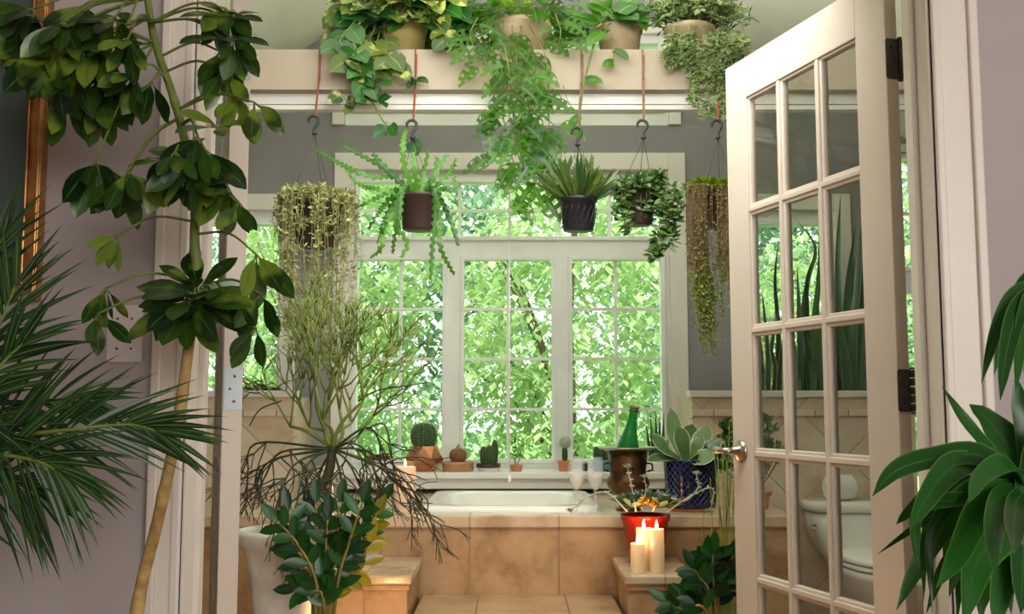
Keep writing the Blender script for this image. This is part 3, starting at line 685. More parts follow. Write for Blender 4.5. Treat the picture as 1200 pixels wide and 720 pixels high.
# ================================================================ CONTAINERS AND CANDLES
def pot(name_, mat_, t, c, r0, r1, h, lip=0.006, liph=0.02, soil=True, seg=28, soilz=0.015):
    """c bottom centre, r0 bottom radius, r1 top radius"""
    m = MB(); rl = r0+(r1-r0)*(1-liph/h)
    m.lathe([(r0*0.96, 0), (r0, 0.003), (rl, h-liph), (rl+lip, h-liph+0.002), (r1+lip, h-0.002), (r1+lip*0.6, h), (r1-0.004, h), (r1-0.006, h-soilz-0.004)], c, seg, cap=False)
    b = 0; m.f.append(tuple(range(seg))[::-1])
    o = m.build(name_, mat_, t)
    if soil:
        q = MB(); q.lathe([(r1-0.005, 0), (r1*0.5, 0.003), (0.001, 0.004)], V(c)+V((0, 0, h-soilz-0.004)), seg, cap=False); q.build('soil', M['soil'], t)
    return o
def candle(px0, px1, ptop, Y, zbase, label, m_='wax', flame=0.028, power=1.2, group=None):
    r = s((px1-px0)/2, Y); c = V((PX((px0+px1)/2, Y), Y, zbase)); h = PZ(ptop, Y)-zbase
    t = thing('pillar_candle', c, label, 'candle', group)
    m = MB(); m.lathe([(r*0.97, 0), (r, 0.003), (r, h-0.003), (r*0.96, h), (r*0.8, h-0.003), (r*0.4, h-0.007), (0.001, h-0.008)], c, 28, cap=False); m.f.append(tuple(range(28))[::-1]); m.build('wax', M[m_], t)
    m = MB(); m.tube([c+V((0, 0, h-0.009)), c+V((0.0005, 0, h+0.004))], 0.0012, 6); m.build('wick', M['wick'], t)
    m = MB(); f = flame; m.lathe([(0.0005, 0), (f*0.16, f*0.14), (f*0.2, f*0.3), (f*0.14, f*0.6), (f*0.05, f*0.88), (0.0004, f)], c+V((0, 0, h+0.001)), 12, cap=False); m.build('flame', M['flame'], t)
    l = lamp('candle_light', 'POINT', (0, 0, h+0.014), (0, 0, 0), power, (1.0, 0.5, 0.18), shadow_soft_size=0.012); l.parent = t
    return t
YC = 3.455
candle(737, 754, 637, YC-0.012, BXZ, 'shortest of the three lit ivory pillar candles on the right tiled block', power=0.8)
candle(743.5, 761.5, 619, YC+0.047, BXZ, 'middle candle of the three lit ivory pillars, standing just behind the other two', power=0.8)
candle(759, 776, 620, YC-0.008, BXZ, 'rightmost of the three lit ivory pillar candles, in front of the red pot', power=0.8)
candle(463, 488, 547, 3.93, DZ, 'wide lit peach pillar candle on the left of the tub deck', 'pinkwax', power=0.5)
# a lit candle on the low step in front of the left block
candle(424, 444, 742, 3.05, 0.17, 'lit pillar candle on the low step in front of the left tiled block', power=5)

# red pot with echeveria
c = V((PX(755, 3.62), 3.63, BXZ))
t = thing('echeveria_pot', c, 'glossy red pot of grey green echeveria standing on the right tiled block behind the candles', 'potted plant')
M['red'] = mat('red_glaze', hx(190, 34, 20), hx(150, 22, 14), rough=0.15, nscale=6)
h = PZ(606, 3.55)-BXZ
pot('pot', M['red'], t, c, s(19, 3.6), s(27.5, 3.6), h, lip=0.006, liph=0.022)
def rosette(m, c, R, n, W, el0=0.15, el1=1.3, shape='succ', fold=0.25, seg=4, droop=-0.2, nrm=None, L0=0.5):
    for k in range(n):
        t_ = k/n; a = k*2.39996; el = el0+(el1-el0)*t_**1.2
        d = V((math.cos(a)*math.cos(el), math.sin(a)*math.cos(el), math.sin(el))); L = R*(1-(1-L0)*t_)*rnd.uniform(0.9, 1.08)
        m.leaf(V(c)+d*R*0.08, d, V((0, 0, 1)) if el < 1.4 else V((1, 0, 0)), L, W*(1-0.4*t_), droop, fold, shape, seg)
m = MB(); g = MB(); topz = c.z+h
for (dx, dy, R) in ((0.045, -0.05, 0.075), (-0.05, -0.05, 0.07), (0.045, -0.02, 0.062), (-0.055, -0.01, 0.055), (0.0, 0.03, 0.065), (0.07, 0.03, 0.05), (-0.03, 0.05, 0.05), (0.08, -0.01, 0.045), (-0.075, 0.03, 0.04)):
    rosette(m, c+V((dx, dy, h+0.022+rnd.random()*0.015)), R*1.3, 26, 0.03)
m.build('rosettes', M['eche'], t)
for (dx, dy, R) in ((-0.015, -0.055, 0.04), (0.02, -0.06, 0.034), (-0.03, -0.045, 0.032), (0.0, -0.07, 0.03)):
    rosette(g, c+V((dx, dy-0.015, h+0.03+rnd.random()*0.015)), R*1.3, 34, 0.009, el0=0.1, el1=1.4, shape='lance')
g.build('orange_rosettes', M['orange'], t)['label'] = 'orange stonecrop tufts at the front of the pot'
m = MB(); lf = MB()
def pxs(pts, Y): return [P(a, b, Y) for a, b in pts]
for pts, Y in ((((735, 600), (712, 578), (690, 582), (668, 600)), 3.52), (((765, 600), (775, 580), (800, 588), (818, 572), (816, 556)), 3.55), (((745, 600), (740, 570), (735, 548)), 3.55), (((752, 598), (757, 575), (755, 560)), 3.6), (((782, 600), (812, 580), (835, 573), (833, 600)), 3.58)):
    q = spline(pxs(pts, Y), 6); m.tube(q, 0.0035, 6, r1=0.002)
    for k, p in enumerate(q[4::2]):
        for _ in range(2): lf.leaf(p, rdir(-0.3, 0.8), V((0, -1, 0.3)), 0.014, 0.008, 0, 0.2, 'succ', 2)
    rosette(lf, q[-1], 0.022, 12, 0.011)
m.build('stems', M['pale'], t); lf.build('stem_leaves', M['pale'], t)

# champagne flutes
def flute(px, lab):
    Y = 3.838; c = V((PX(px, Y), Y, DZ)); R = s(10, Y); H = PZ(536, Y)-DZ
    if c.y > TY0: pass
    t = thing('champagne_flute', c, lab, 'glass')
    m = MB(); m.lathe([(0.0305, 0), (0.031, 0.0015), (0.006, 0.006), (0.0035, 0.012), (0.0032, H*0.36), (0.006, H*0.40), (R*0.72, H*0.52), (R, H*0.72), (R*0.86, H)], c, 24, cap=False); m.build('glass', M['flute'], t)
    m = MB(); m.lathe([(0.003, H*0.425), (R*0.66, H*0.54), (R*0.86, H*0.66), (R*0.87, H*0.70), (0.001, H*0.70)], c, 20, cap=False); m.build('champagne', M['wine'], t)
mm, tt, pp, oo = newmat('clear_glass'); pp.inputs['Base Color'].default_value = (0.9, 0.93, 0.92, 1); pp.inputs['Roughness'].default_value = 0.05; pp.inputs['Alpha'].default_value = 0.2; M['flute'] = mm
mm, tt, pp, oo = newmat('pale_wine'); pp.inputs['Base Color'].default_value = (0.9, 0.9, 0.84, 1); pp.inputs['Roughness'].default_value = 0.2; pp.inputs['Alpha'].default_value = 0.5; M['wine'] = mm
flute(675, 'left champagne flute on the tub edge, beside the moon cactus'); flute(697, 'right champagne flute on the tub edge, beside the bronze ice bucket')

# bronze ice bucket and bottle
Y = 3.97; c = V((PX(735, Y), Y, DZ)); k = s(1, Y)
M['urnb'] = mat('aged_bronze', hx(120, 84, 50), hx(66, 50, 36), rough=0.35, metal=0.75, nscale=14, bump=0.4, detail=8)
M['rimw'] = mat('pewter', hx(170, 165, 150), rough=0.3, metal=0.8)
H = PZ(524, Y)-DZ
t = thing('ice_bucket', c, 'aged bronze urn shaped ice bucket holding a bottle, on the right side of the tub', 'ice bucket')
m = MB(); m.lathe([(14*k, 0), (15*k, 0.006), (12*k, 0.014), (8*k, 0.03), (10*k, 0.045), (21*k, 0.075), (25*k, 0.10), (24.5*k, 0.115), (21*k, 0.135), (21.5*k, 0.16), (23.5*k, H-0.012), (22*k, H-0.01), (19*k, 0.13), (10*k, 0.06)], c, 32, cap=False); m.f.append(tuple(range(32))[::-1]); m.build('body', M['urnb'], t)
m = MB(); m.lathe([(22*k, H-0.014), (34*k, H-0.005), (34.5*k, H-0.002), (33*k, H), (21.5*k, H-0.006)], c, 32, cap=False); m.build('rim', M['rimw'], t)
m = MB()
for a_ in (-0.35, PI+0.1):
    q = c+V((math.cos(a_)*22.5*k, math.sin(a_)*22.5*k, 0.165)); o_ = V((math.cos(a_), math.sin(a_), 0))
    m.tube([q+V((0, 0, 0.016)), q+o_*0.02+V((0, 0, 0.012)), q+o_*0.022+V((0, 0, -0.010)), q+V((0, 0, -0.016))], 0.004, 8)
    m.build('handle', M['urnb'], t); m = MB()
q = c+V((0, -22.6*k, 0.165)); m.ball(q, 0.014, sy=0.4); m.ball(q+V((0, -0.003, -0.012)), 0.008, sy=0.5); m.build('boss', M['urnb'], t)
b0 = V((PX(728, Y), Y+0.01, DZ+0.085)); tip = P(743.5, 476, Y+0.01); ax = (tip-b0).normalized(); Lb = (tip-b0).length
M['bott'], tt, pp, oo = newmat('green_bottle_glass'); pp.inputs['Base Color'].default_value = (0.02, 0.30, 0.06, 1); pp.inputs['Roughness'].default_value = 0.06; pp.inputs['Transmission Weight'].default_value = 0.55; pp.inputs['IOR'].default_value = 1.45
t = thing('champagne_bottle', b0, 'green champagne bottle leaning in the bronze ice bucket', 'bottle')
m = MB(); R = 15.5*k; m.lathe([(R*0.7, 0), (R, 0.006), (R, Lb*0.30), (R*0.97, Lb*0.38), (R*0.8, Lb*0.52), (R*0.5, Lb*0.68), (R*0.33, Lb*0.82), (R*0.3, Lb*0.92), (R*0.38, Lb*0.93), (R*0.38, Lb*0.955), (R*0.28, Lb*0.96)], b0, 28, axis=ax); m.build('glass', M['bott'], t)
M['cork'] = mat('cork', hx(190, 140, 90), hx(150, 100, 60), rough=0.9, nscale=60)
m = MB(); m.lathe([(R*0.27, Lb*0.94), (R*0.30, Lb*0.965), (R*0.40, Lb*0.975), (R*0.42, Lb*0.99), (R*0.3, Lb)], b0, 16, axis=ax); m.build('cork', M['cork'], t)

# blue pot with paddle succulent
Y = 3.97; c = V((PX(808, Y), Y, DZ)); k = s(1, Y)
t = thing('succulent_pot', c, 'dark blue cylindrical pot with diamond relief on a terracotta saucer, paddle leaved succulent in it', 'potted plant')
def bluemat():
    m, tr, p, o = newmat('blue_glaze'); N = tr.nodes.new; L = tr.links.new
    tc = N('ShaderNodeTexCoord'); sp = N('ShaderNodeSeparateXYZ'); L(tc.outputs['Object'], sp.inputs[0])
    at = N('ShaderNodeMath'); at.operation = 'ARCTAN2'; L(sp.outputs[1], at.inputs[0]); L(sp.outputs[0], at.inputs[1])
    mu = N('ShaderNodeMath'); mu.operation = 'MULTIPLY'; mu.inputs[1].default_value = 0.107; L(at.outputs[0], mu.inputs[0])
    res = []
    for sg in (1, -1):
        ad = N('ShaderNodeMath'); ad.operation = 'MULTIPLY_ADD'; ad.inputs[1].default_value = sg; L(sp.outputs[2], ad.inputs[0]); L(mu.outputs[0], ad.inputs[2])
        sc = N('ShaderNodeMath'); sc.operation = 'MULTIPLY'; sc.inputs[1].default_value = 1/0.0265; L(ad.outputs[0], sc.inputs[0])
        fr = N('ShaderNodeMath'); fr.operation = 'PINGPONG'; fr.inputs[1].default_value = 0.5; L(sc.outputs[0], fr.inputs[0])
        res.append(fr)
    mn = N('ShaderNodeMath'); mn.operation = 'MINIMUM'; L(res[0].outputs[0], mn.inputs[0]); L(res[1].outputs[0], mn.inputs[1])
    mr = N('ShaderNodeMapRange'); mr.inputs[1].default_value = 0.03; mr.inputs[2].default_value = 0.08; L(mn.outputs[0], mr.inputs[0])
    mx = N('ShaderNodeMix'); mx.data_type = 'RGBA'; mx.inputs[6].default_value = rgb(hx(56, 70, 116)); mx.inputs[7].default_value = rgb(hx(14, 18, 48)); L(mr.outputs[0], mx.inputs[0])
    L(mx.outputs[2], p.inputs['Base Color']); p.inputs['Roughness'].default_value = 0.18
    bu = N('ShaderNodeBump'); bu.inputs['Strength'].default_value = 0.6; bu.inputs['Distance'].default_value = 0.004; bu.invert = True; L(mr.outputs[0], bu.inputs['Height']); L(bu.outputs[0], p.inputs['Normal'])
    return m
m = MB(); m.lathe([(24*k, 0), (25*k, 0.003), (27*k, 7*k), (26*k, 7*k), (24*k, 0.006)], c, 36, cap=False); m.f.append(tuple(range(36))[::-1]); m.build('saucer', M['terra'], t)
H = PZ(540, Y-0.1)-DZ
m = MB(); R = 31*k; m.lathe([(R*0.86, 0.012), (R*0.9, 0.014), (R*0.93, 0.03), (R*1.0, H-0.02), (R*1.01, H-0.004), (R*0.99, H), (R*0.94, H), (R*0.93, H-0.02)], c, 40, cap=False); m.f.append(tuple(range(40))[::-1]); m.build('pot', bluemat(), t)
m = MB(); m.lathe([(R*0.94, 0), (R*0.5, 0.004), (0.001, 0.005)], c+V((0, 0, H-0.02)), 28, cap=False); m.build('soil', M['soil'], t)
m = MB(); cc = c+V((0, 0, H))
for pts, W, Y2 in ((((800, 540), (780, 528), (764, 508)), 20, 3.90), (((803, 540), (792, 515), (786, 478)), 22, 3.99), (((806, 540), (806, 520), (812, 497)), 26, 4.0), (((808, 540), (820, 522), (832, 500)), 26, 3.97), (((806, 541), (822, 534), (846, 515)), 22, 3.93), (((800, 542), (775, 537), (758, 540)), 14, 3.9), (((806, 542), (818, 540), (838, 530)), 24, 3.88), (((804, 540), (800, 520), (796, 500)), 20, 3.94), (((806, 541), (815, 527), (824, 512)), 18, 3.92), (((808, 541), (830, 538), (850, 534)), 16, 3.98)):
    q = spline([P(pts[0][0], pts[0][1], c.y-0.01)]+[P(a, b, Y2+(-0.0)) for a, b in pts[1:]], 4)
    m.ribbon(q, V((rnd.uniform(-0.3, 0.3), -0.7, 0.8)), s(W, Y2), 0.22, 'succ')
m.build('leaves', M['succ'], t)

# ================================================================ SILL PLANTS
YS = 4.84
def sillpot(name, px0, px1, ptop, label, m_, Y=YS, taper=0.8, lip=0.003, cat='potted plant', soil=True, zb=None):
    r = s((px1-px0)/2, Y); c = V((PX((px0+px1)/2, Y), Y, SILLZ if zb is None else zb)); h = PZ(ptop, Y)-c.z
    t = thing(name, c, label, cat); pot('pot', m_, t, c, r*taper, r-lip, h, lip=lip, liph=min(0.014, h*0.3), soil=soil, soilz=0.006)
    return t, c, h, r
def cactus(t, c, r, h, ribs=14, m_=None, spines=True, depth=0.12, sl=0.01, ns=None, name='stem', seg=None):
    seg = ribs*4
    prof = [(max(0.0015, r*math.sin(PI*min(1, i/14*0.5+0.0)) if False else 0), 0)]
    prof = []
    N_ = 14
    for i in range(N_+1):
        a = PI*i/N_; z = h*0.5*(1-math.cos(a)); rr_ = r*(math.sin(a)**0.7 if math.sin(a) > 0 else 0)
        prof.append((max(rr_, 0.001), z))
    m = MB(); md = lambda a, z: 1+depth*(abs(math.cos(a*ribs/2))-0.6)
    m.lathe(prof, c, seg, mod=md, cap=False); m.build(name, m_ or M['cactus'], t)
    if spines:
        m = MB()
        for i in range(ribs):
            a = 2*PI*i/ribs
            for j in range(2, N_):
                rr_, z = prof[j]; q = V(c)+V((math.cos(a)*rr_*1.03, math.sin(a)*rr_*1.03, z))
                for _ in range(3):
                    d = (V((math.cos(a), math.sin(a), (z/h-0.5)*1.6))+rdir()*0.7).normalized()
                    m.tube([q, q+d*sl], 0.0005, 3, r1=0.0002, cap=False)
        m.build('spines', M['spine'], t)
# white bowl, orange succulent
t, c, h, r = sillpot('succulent_bowl', 427, 461, 540, 'white bowl of orange tipped succulents on the left end of the sill', M['porc'])
m = MB()
for k_ in range(7): rosette(m, c+V((rnd.uniform(-0.05, 0.05), rnd.uniform(-0.03, 0.03), h)), 0.045, 16, 0.014, el0=0.4, el1=1.4)
M['succo'] = leafmat('golden_succulent_leaf', hx(150, 140, 60), hx(200, 150, 70), rough=0.45)
m.build('rosettes', M['succo'], t)
# copper geometric pot
r = s(23, YS); c = V((PX(498, YS), YS, SILLZ)); h = PZ(522, YS)-SILLZ
t = thing('copper_cactus_pot', c, 'faceted copper pot holding a round green barrel cactus', 'potted plant')
M['copper'] = mat('polished_copper', hx(226, 160, 120), hx(206, 138, 98), rough=0.16, metal=0.95)
m = MB(); rings = []
for (f, z, ph) in ((0.62, 0, 0), (1.0, h*0.42, PI/7), (0.98, h*0.5, PI/7), (0.66, h*0.97, 0), (0.58, h, 0), (0.52, h*0.9, 0)):
    rings.append([c+V((r*f*math.cos(2*PI*k_/7+ph+0.2), r*f*math.sin(2*PI*k_/7+ph+0.2), z)) for k_ in range(7)])
m.loft(rings); m.build('pot', M['copper'], t, smooth=False)
cactus(t, c+V((-0.004, 0, h*0.82)), s(15, YS), s(31, YS), ribs=16, sl=0.012)
# tan bowl, brown cactus
t, c, h, r = sillpot('brown_cactus_bowl', 518, 556, 541, 'shallow tan bowl with a small brown globe cactus', mat('tan_clay', hx(206, 160, 116), hx(190, 142, 98), rough=0.8), taper=0.95)
cactus(t, c+V((0.0, 0, h-0.008)), s(9.5, YS), s(17, YS), ribs=14, m_=M['cactusb'], sl=0.006, depth=0.2)
m = MB(); m.ball(c+V((0, 0, h+s(15, YS))), 0.012); m.ball(c+V((0.004, 0, h+s(18.5, YS))), 0.006); m.build('bud', M['orange'], t)
# white pot, dark tray, three fingers
t, c, h, r = sillpot('finger_cactus_pot', 560, 585, 548, 'low white pot topped by a dark rim with three green finger cactus stems', M['porc'], soil=False, taper=0.95)
m = MB(); m.lathe([(r*0.9, 0), (r*1.12, 0.001), (r*1.14, 0.020), (r*1.0, 0.020), (r*0.98, 0.014), (0.001, 0.014)], c+V((0, 0, h-0.001)), 28, cap=False); m.f.append(tuple(range(28))[::-1]); m.build('dark_rim', M['dpot'], t)
for dx, dy, rr_, hh in ((-0.022, 0, 0.017, 0.085), (0.006, -0.012, 0.019, 0.09), (0.030, 0.008, 0.015, 0.115)): cactus(t, c+V((dx, dy, h+0.012)), rr_, hh, ribs=10, sl=0.004, depth=0.25)
# sprouts
t, c, h, r = sillpot('seedling_pot', 597, 613, 545, 'tiny terracotta pot of thin green seedlings in the middle of the sill', M['terra'])
m = MB(); lf = MB()
for a in range(6):
    q = [c+V((0, 0, h-0.01)), c+V((rnd.uniform(-0.02, 0.02), rnd.uniform(-0.02, 0.02), h+0.04)), c+V((rnd.uniform(-0.035, 0.035), rnd.uniform(-0.03, 0.03), h+rnd.uniform(0.07, 0.12)))]
    m.tube(spline(q, 3), 0.0012, 5)
    for p in q[1:]:
        for _ in range(3): lf.leaf(p, rdir(0, 1), V((0, -1, 0)), 0.02, 0.008, 0.2, 0.1, 'ovate', 2)
m.build('stems', M['gstem'], t); lf.build('leaves', M['bushy'], t)
# moon cactus
t, c, h, r = sillpot('moon_cactus_pot', 653, 670, 540, 'small terracotta pot with a grafted cactus topped by a pale ball', M['terra'])
cactus(t, c+V((0.0, 0, h-0.008)), 0.012, 0.075, ribs=4, sl=0.003, depth=0.4)
cactus(t, c+V((0.002, 0, h+0.058)), 0.026, 0.05, ribs=8, m_=M['pale'], sl=0.012, name='pale_ball')
# dark jar
c = V((PX(685, YS), YS, SILLZ)); t = thing('dark_jar', c, 'tiny dark jar on the sill seen between the champagne flutes', 'jar')
m = MB(); m.lathe([(0.012, 0), (0.014, 0.004), (0.014, 0.03), (0.010, 0.034)], c, 16); m.build('body', M['black'], t)
m = MB(); m.lathe([(0.011, 0.034), (0.011, 0.042)], c, 16); m.build('lid', M['nickel'], t)
# teal pot
M['teal'] = mat('teal_glaze', hx(96, 170, 176), hx(80, 150, 160), rough=0.2)
t, c, h, r = sillpot('teal_cactus_pot', 692, 718, 539, 'teal glazed pot with a dark lobed cactus behind the bronze ice bucket', M['teal'])
for dx, hh, rr_ in ((-0.024, 0.07, 0.017), (0.0, 0.06, 0.016), (0.022, 0.05, 0.014)): cactus(t, c+V((dx, 0, h-0.008)), rr_, hh, ribs=8, sl=0.004)
# spiky sansevieria
t, c, h, r = sillpot('spear_plant_pot', 756, 784, 541, 'white pot of upright dark spear leaves at the right end of the sill', M['porc'])
m = MB()
for k_, (px, py) in enumerate(((757, 496), (762, 484), (768, 482), (773, 486), (778, 483), (766, 505), (783, 512), (760, 515))):
    p0 = c+V(((px-770)/1200*YS*0.6, rnd.uniform(-0.02, 0.02), h-0.012)); p1 = P(px, py, YS)
    m.tube([p0, p0.lerp(p1, 0.5), p1], 0.007, 8, rads=[0.008, 0.0075, 0.0008])
m.build('leaves', M['snake'], t)

# white cord hanging in front of the middle casement
q1 = P(597, 566, 3.835); m = MB(); m.tube([(q1.x, q1.y+0.0, BB+0.005), q1+V((0, 0, 0.02))], 0.0022, 8)
t = thing('blind_cord', (q1.x, q1.y, q1.z), 'long thin white cord hanging from the beam before the middle casement', 'cord')
m.build('cord', M['wcord'], t); m = MB(); m.lathe([(0.002, 0.03), (0.006, 0.022), (0.007, 0.004), (0.003, 0)], q1, 12); m.build('tassel', M['wcord'], t)

# ================================================================ PLANTS ON THE BEAM
YP = 3.735
def vine(pts, st, r=0.002, n=8): 
    q = spline(pts, n); st.tube(q, r, 6, r1=r*0.6); return q
def leafy(q, lf, L, W, shape='heart', step=3, per=1, droop=0.9, out=(0, -1, 0), fold=0.12, seg=4, holes=False, jit=0.5, start=1, st=None, pet=0.0, zmax=0.3):
    k = start; sgn = 1
    while k < len(q):
        p = q[k]
        for _ in range(per):
            d = V((sgn*rnd.uniform(0.4, 1), -rnd.uniform(0.1, 0.7), rnd.uniform(-0.5, zmax))).normalized(); sgn = -sgn
            b = p
            if pet: b = p + d*pet*rnd.uniform(0.6, 1.2); (st or lf).tube([p, p.lerp(b, 0.5)+V((0, 0, pet*0.12)), b], 0.0011, 4)
            n_ = (V(out)+rdir()*jit+V((0, 0, 0.3))).normalized(); l = L*rnd.uniform(0.7, 1.15)
            lf.leaf(b, d+V((0, 0, -0.25)), n_, l, l*W, droop, fold, shape, seg, holes)
        k += step
def beampot(name, px0, px1, ptop, label, m_, Y=YP, taper=0.78):
    c = V((PX((px0+px1)/2, Y), Y, BT)); r = s((px1-px0)/2, Y); h = PZ(ptop, Y)-BT
    t = thing(name, c, label, 'potted plant'); pot('pot', m_, t, c, r*taper, r-0.005, h, lip=0.005, liph=0.018); return t, c, r, h
def mound(lf, st, c, n, xr, yr, zr, L, W, shape, droop=0.8, z0=0.0, fold=0.12, seg=4, holes=False, pet=True, ymin=None, fac=(0, -0.8, 0.5)):
    """arching petioles with leaves from c over a half ellipsoid"""
    for k in range(n):
        d = rdir(-0.25, 1); r = rnd.uniform(0.55, 1.0)
        p = V(c)+V((d.x*xr*r, d.y*yr*r, z0+d.z*zr*r))
        if ymin and p.y < ymin and p.z > 0: p.y = ymin+rnd.random()*0.05
        mid = V(c).lerp(p, 0.5)+V((0, 0, zr*0.3))
        if pet: st.tube(spline([V(c), mid, p], 3), 0.0014, 4)
        dr = (V((d.x, d.y, 0))*0.8+rdir()*0.35+V((0, 0, -0.1))).normalized(); l = L*rnd.uniform(0.65, 1.15)
        lf.leaf(p, dr, (V(fac)+rdir()*0.45).normalized(), l, l*W, droop, fold, shape, seg, holes)
YF = YBM-0.035     # just in front of the beam face
# 1 variegated pothos
t, c, r, h = beampot('pothos', 440, 498, 32, 'variegated olive pothos in a cream pot, leftmost plant on the beam', M['cream'])
st, lf, ld = MB(), MB(), MB(); cc = c+V((-0.02, 0, h))
mound(lf, st, cc+V((0, -0.02, 0.05)), 60, s(78, YP), 0.16, 0.20, 0.10, 0.8, 'heart', z0=0.04)
mound(lf, st, cc, 120, s(74, YP), 0.16, 0.17, 0.095, 0.78, 'heart', z0=0.02)
mound(ld, st, cc+V((0.1, -0.02, 0)), 26, s(50, YP), 0.14, 0.10, 0.10, 0.78, 'heart', z0=-0.01)
mound(ld, st, cc+V((0.02, 0, 0)), 40, s(78, YP), 0.16, 0.10, 0.10, 0.78, 'heart', z0=-0.01)
for pts in (((430, 30), (412, 62), (410, 80)), ((440, 30), (425, 70), (428, 92), (432, 105)), ((445, 35), (440, 60), (437, 84)), ((420, 20), (400, 45), (396, 66)), ((450, 35), (455, 62), (462, 80)), ((505, 20), (520, 40), (524, 52)), ((430, 30), (415, 60), (420, 72))):
    q = vine([P(pts[0][0], pts[0][1], YP-0.1)]+[P(a, b, YF-rnd.random()*0.03) for a, b in pts[1:]], st, n=6)
    leafy(q, lf if rnd.random() < 0.75 else ld, 0.085, 0.8, step=2, per=1, start=3)
q = vine([P(430, 60, YF), P(430, 100, YF-0.02), P(438, 122, YF-0.02), P(452, 146, YF-0.01), P(470, 158, YF), P(482, 155, YF)], st, 0.003)
leafy(q[10:], ld, 0.065, 0.85, step=6, st=st, pet=0.05)
q = vine([P(432, 100, YF-0.02), P(424, 112, YF), P(412, 122, YF), P(400, 112, YF)], st, 0.002); leafy(q, lf, 0.06, 0.9, step=4, start=4)
q = vine([P(434, 112, YF-0.02), P(448, 120, YF), P(458, 108, YF)], st, 0.002); leafy(q, ld, 0.055, 0.7, step=6, start=8)
q = vine([P(450, 86, YF-0.02), P(468, 100, YF), P(486, 92, YF), P(488, 98, YF)], st, 0.0025); leafy(q[12:], ld, 0.055, 0.5, step=3)
lf.build('leaves', M['pothos'], t); ld.build('dark_leaves', M['pothosd'], t)['label'] = 'plain dark green leaves'; st.build('stems', M['gstem'], t)
# 2 swiss cheese vine
t, c, r, h = beampot('swiss_cheese_vine', 574, 648, 30, 'swiss cheese vine with holed leaves in a beige pot, trailing furthest below the beam', M['beigepot'])
st, lf = MB(), MB(); cc = c+V((0.0, 0, h))
mound(lf, st, cc, 110, s(58, YP), 0.15, 0.17, 0.125, 0.6, 'ovate', z0=0.02, seg=8, holes=True)
for pts, n_ in ((((575, 20), (562, 50), (568, 78)), 2), (((590, 25), (588, 60), (590, 95), (588, 125)), 2), (((600, 30), (604, 70), (606, 110), (618, 150), (600, 175), (606, 205)), 2), (((610, 30), (618, 90), (622, 140), (640, 180), (632, 215), (622, 240)), 2), (((605, 40), (600, 90), (612, 130), (596, 160), (585, 185)), 2),
    (((585, 30), (596, 80), (600, 118), (604, 165), (612, 200)), 2), (((620, 30), (640, 70), (643, 130), (644, 170), (640, 200)), 5), (((560, 20), (551, 40), (556, 58)), 2), (((650, 15), (657, 36), (654, 55)), 3), (((612, 60), (622, 120), (628, 160), (650, 190)), 3), (((602, 130), (612, 190), (624, 230)), 2), (((596, 90), (590, 140), (610, 170), (628, 190)), 2), (((612, 100), (630, 130), (650, 150), (644, 180)), 3)):
    q = vine([P(pts[0][0], pts[0][1], YP-0.12 if pts[0][1] < 60 else YF)]+[P(a, b, YF-rnd.random()*0.05) for a, b in pts[1:]], st, 0.0026, n=6)
    leafy(q, lf, 0.118, 0.58, 'ovate', step=n_+1, start=3, seg=8, holes=True, st=st, pet=0.025)
for px, py, dx, dy in ((585, 142, -22, 12), (575, 185, -22, 10), (628, 182, 24, 18), (607, 232, 14, 24), (640, 118, 22, 6), (572, 150, 4, 26)):
    p = P(px, py, YF-0.03); e = P(px+dx, py+dy, YF-0.03); lf.leaf(p, e-p, (rnd.uniform(-.3, .3), -1, 0.4), 0.115, 0.062, 0.2, 0.1, 'heart', 8, True)
lf.build('leaves', M['mon'], t); st.build('stems', M['gstem'], t)
# 3 philodendron
t, c, r, h = beampot('heartleaf_philodendron', 702, 759, 34, 'broad leaved philodendron in a wide beige bowl on the beam, with few short vines', M['beigepot'])
st, lf = MB(), MB(); cc = c+V((0, 0, h))
for (px, py, ex, ey, L) in ((700, 30, 668, 32, 34), (695, 45, 664, 52, 34), (700, 25, 672, 15, 30), (710, 12, 694, -4, 34), (715, 18, 745, 5, 36), (720, 22, 760, 20, 38), (725, 15, 750, -6, 36), (705, 25, 690, 10, 30), (715, 20, 735, 30, 30), (735, 25, 762, 30, 28), (708, 38, 690, 52, 28), (745, 22, 766, 42, 24), (712, 10, 712, -12, 32), (700, 28, 684, 24, 30), (722, 28, 700, 40, 24), (728, 20, 742, 22, 32), (705, 14, 680, 2, 34), (738, 14, 765, 8, 34)):
    p = P(px, py, YP-rnd.uniform(0.02, 0.16)); e = P(ex, ey, YP-rnd.uniform(0.05, 0.18))
    st.tube(spline([cc, cc.lerp(p, 0.6)+V((0, 0, 0.03)), p], 3), 0.0022, 5)
    lf.leaf(p, e-p+V((0, 0, 0.02)), (rnd.uniform(-.3, .3), -0.7, 0.8), s(L, YP)*1.15, s(L, YP)*0.72, 0.5, 0.12, 'heart', 6)
mound(lf, st, cc, 22, s(40, YP), 0.13, 0.10, 0.09, 0.6, 'heart', seg=5)
q = vine([P(716, 40, YP-0.1), P(719, 56, YF), P(719, 80, YF)], st, 0.002); leafy(q[8:], lf, 0.07, 0.55, step=5)
q = vine([P(698, 40, YP-0.1), P(694, 60, YF), P(686, 90, YF), P(680, 130, YF), P(680, 148, YF)], st, 0.004); leafy(q[16:], lf, 0.07, 0.45, step=9)
q = vine([P(660, 100, YF), P(664, 115, YF), P(668, 122, YF)], st, 0.0015)
lf.build('leaves', M['phil'], t); st.build('stems', M['gstem'], t)
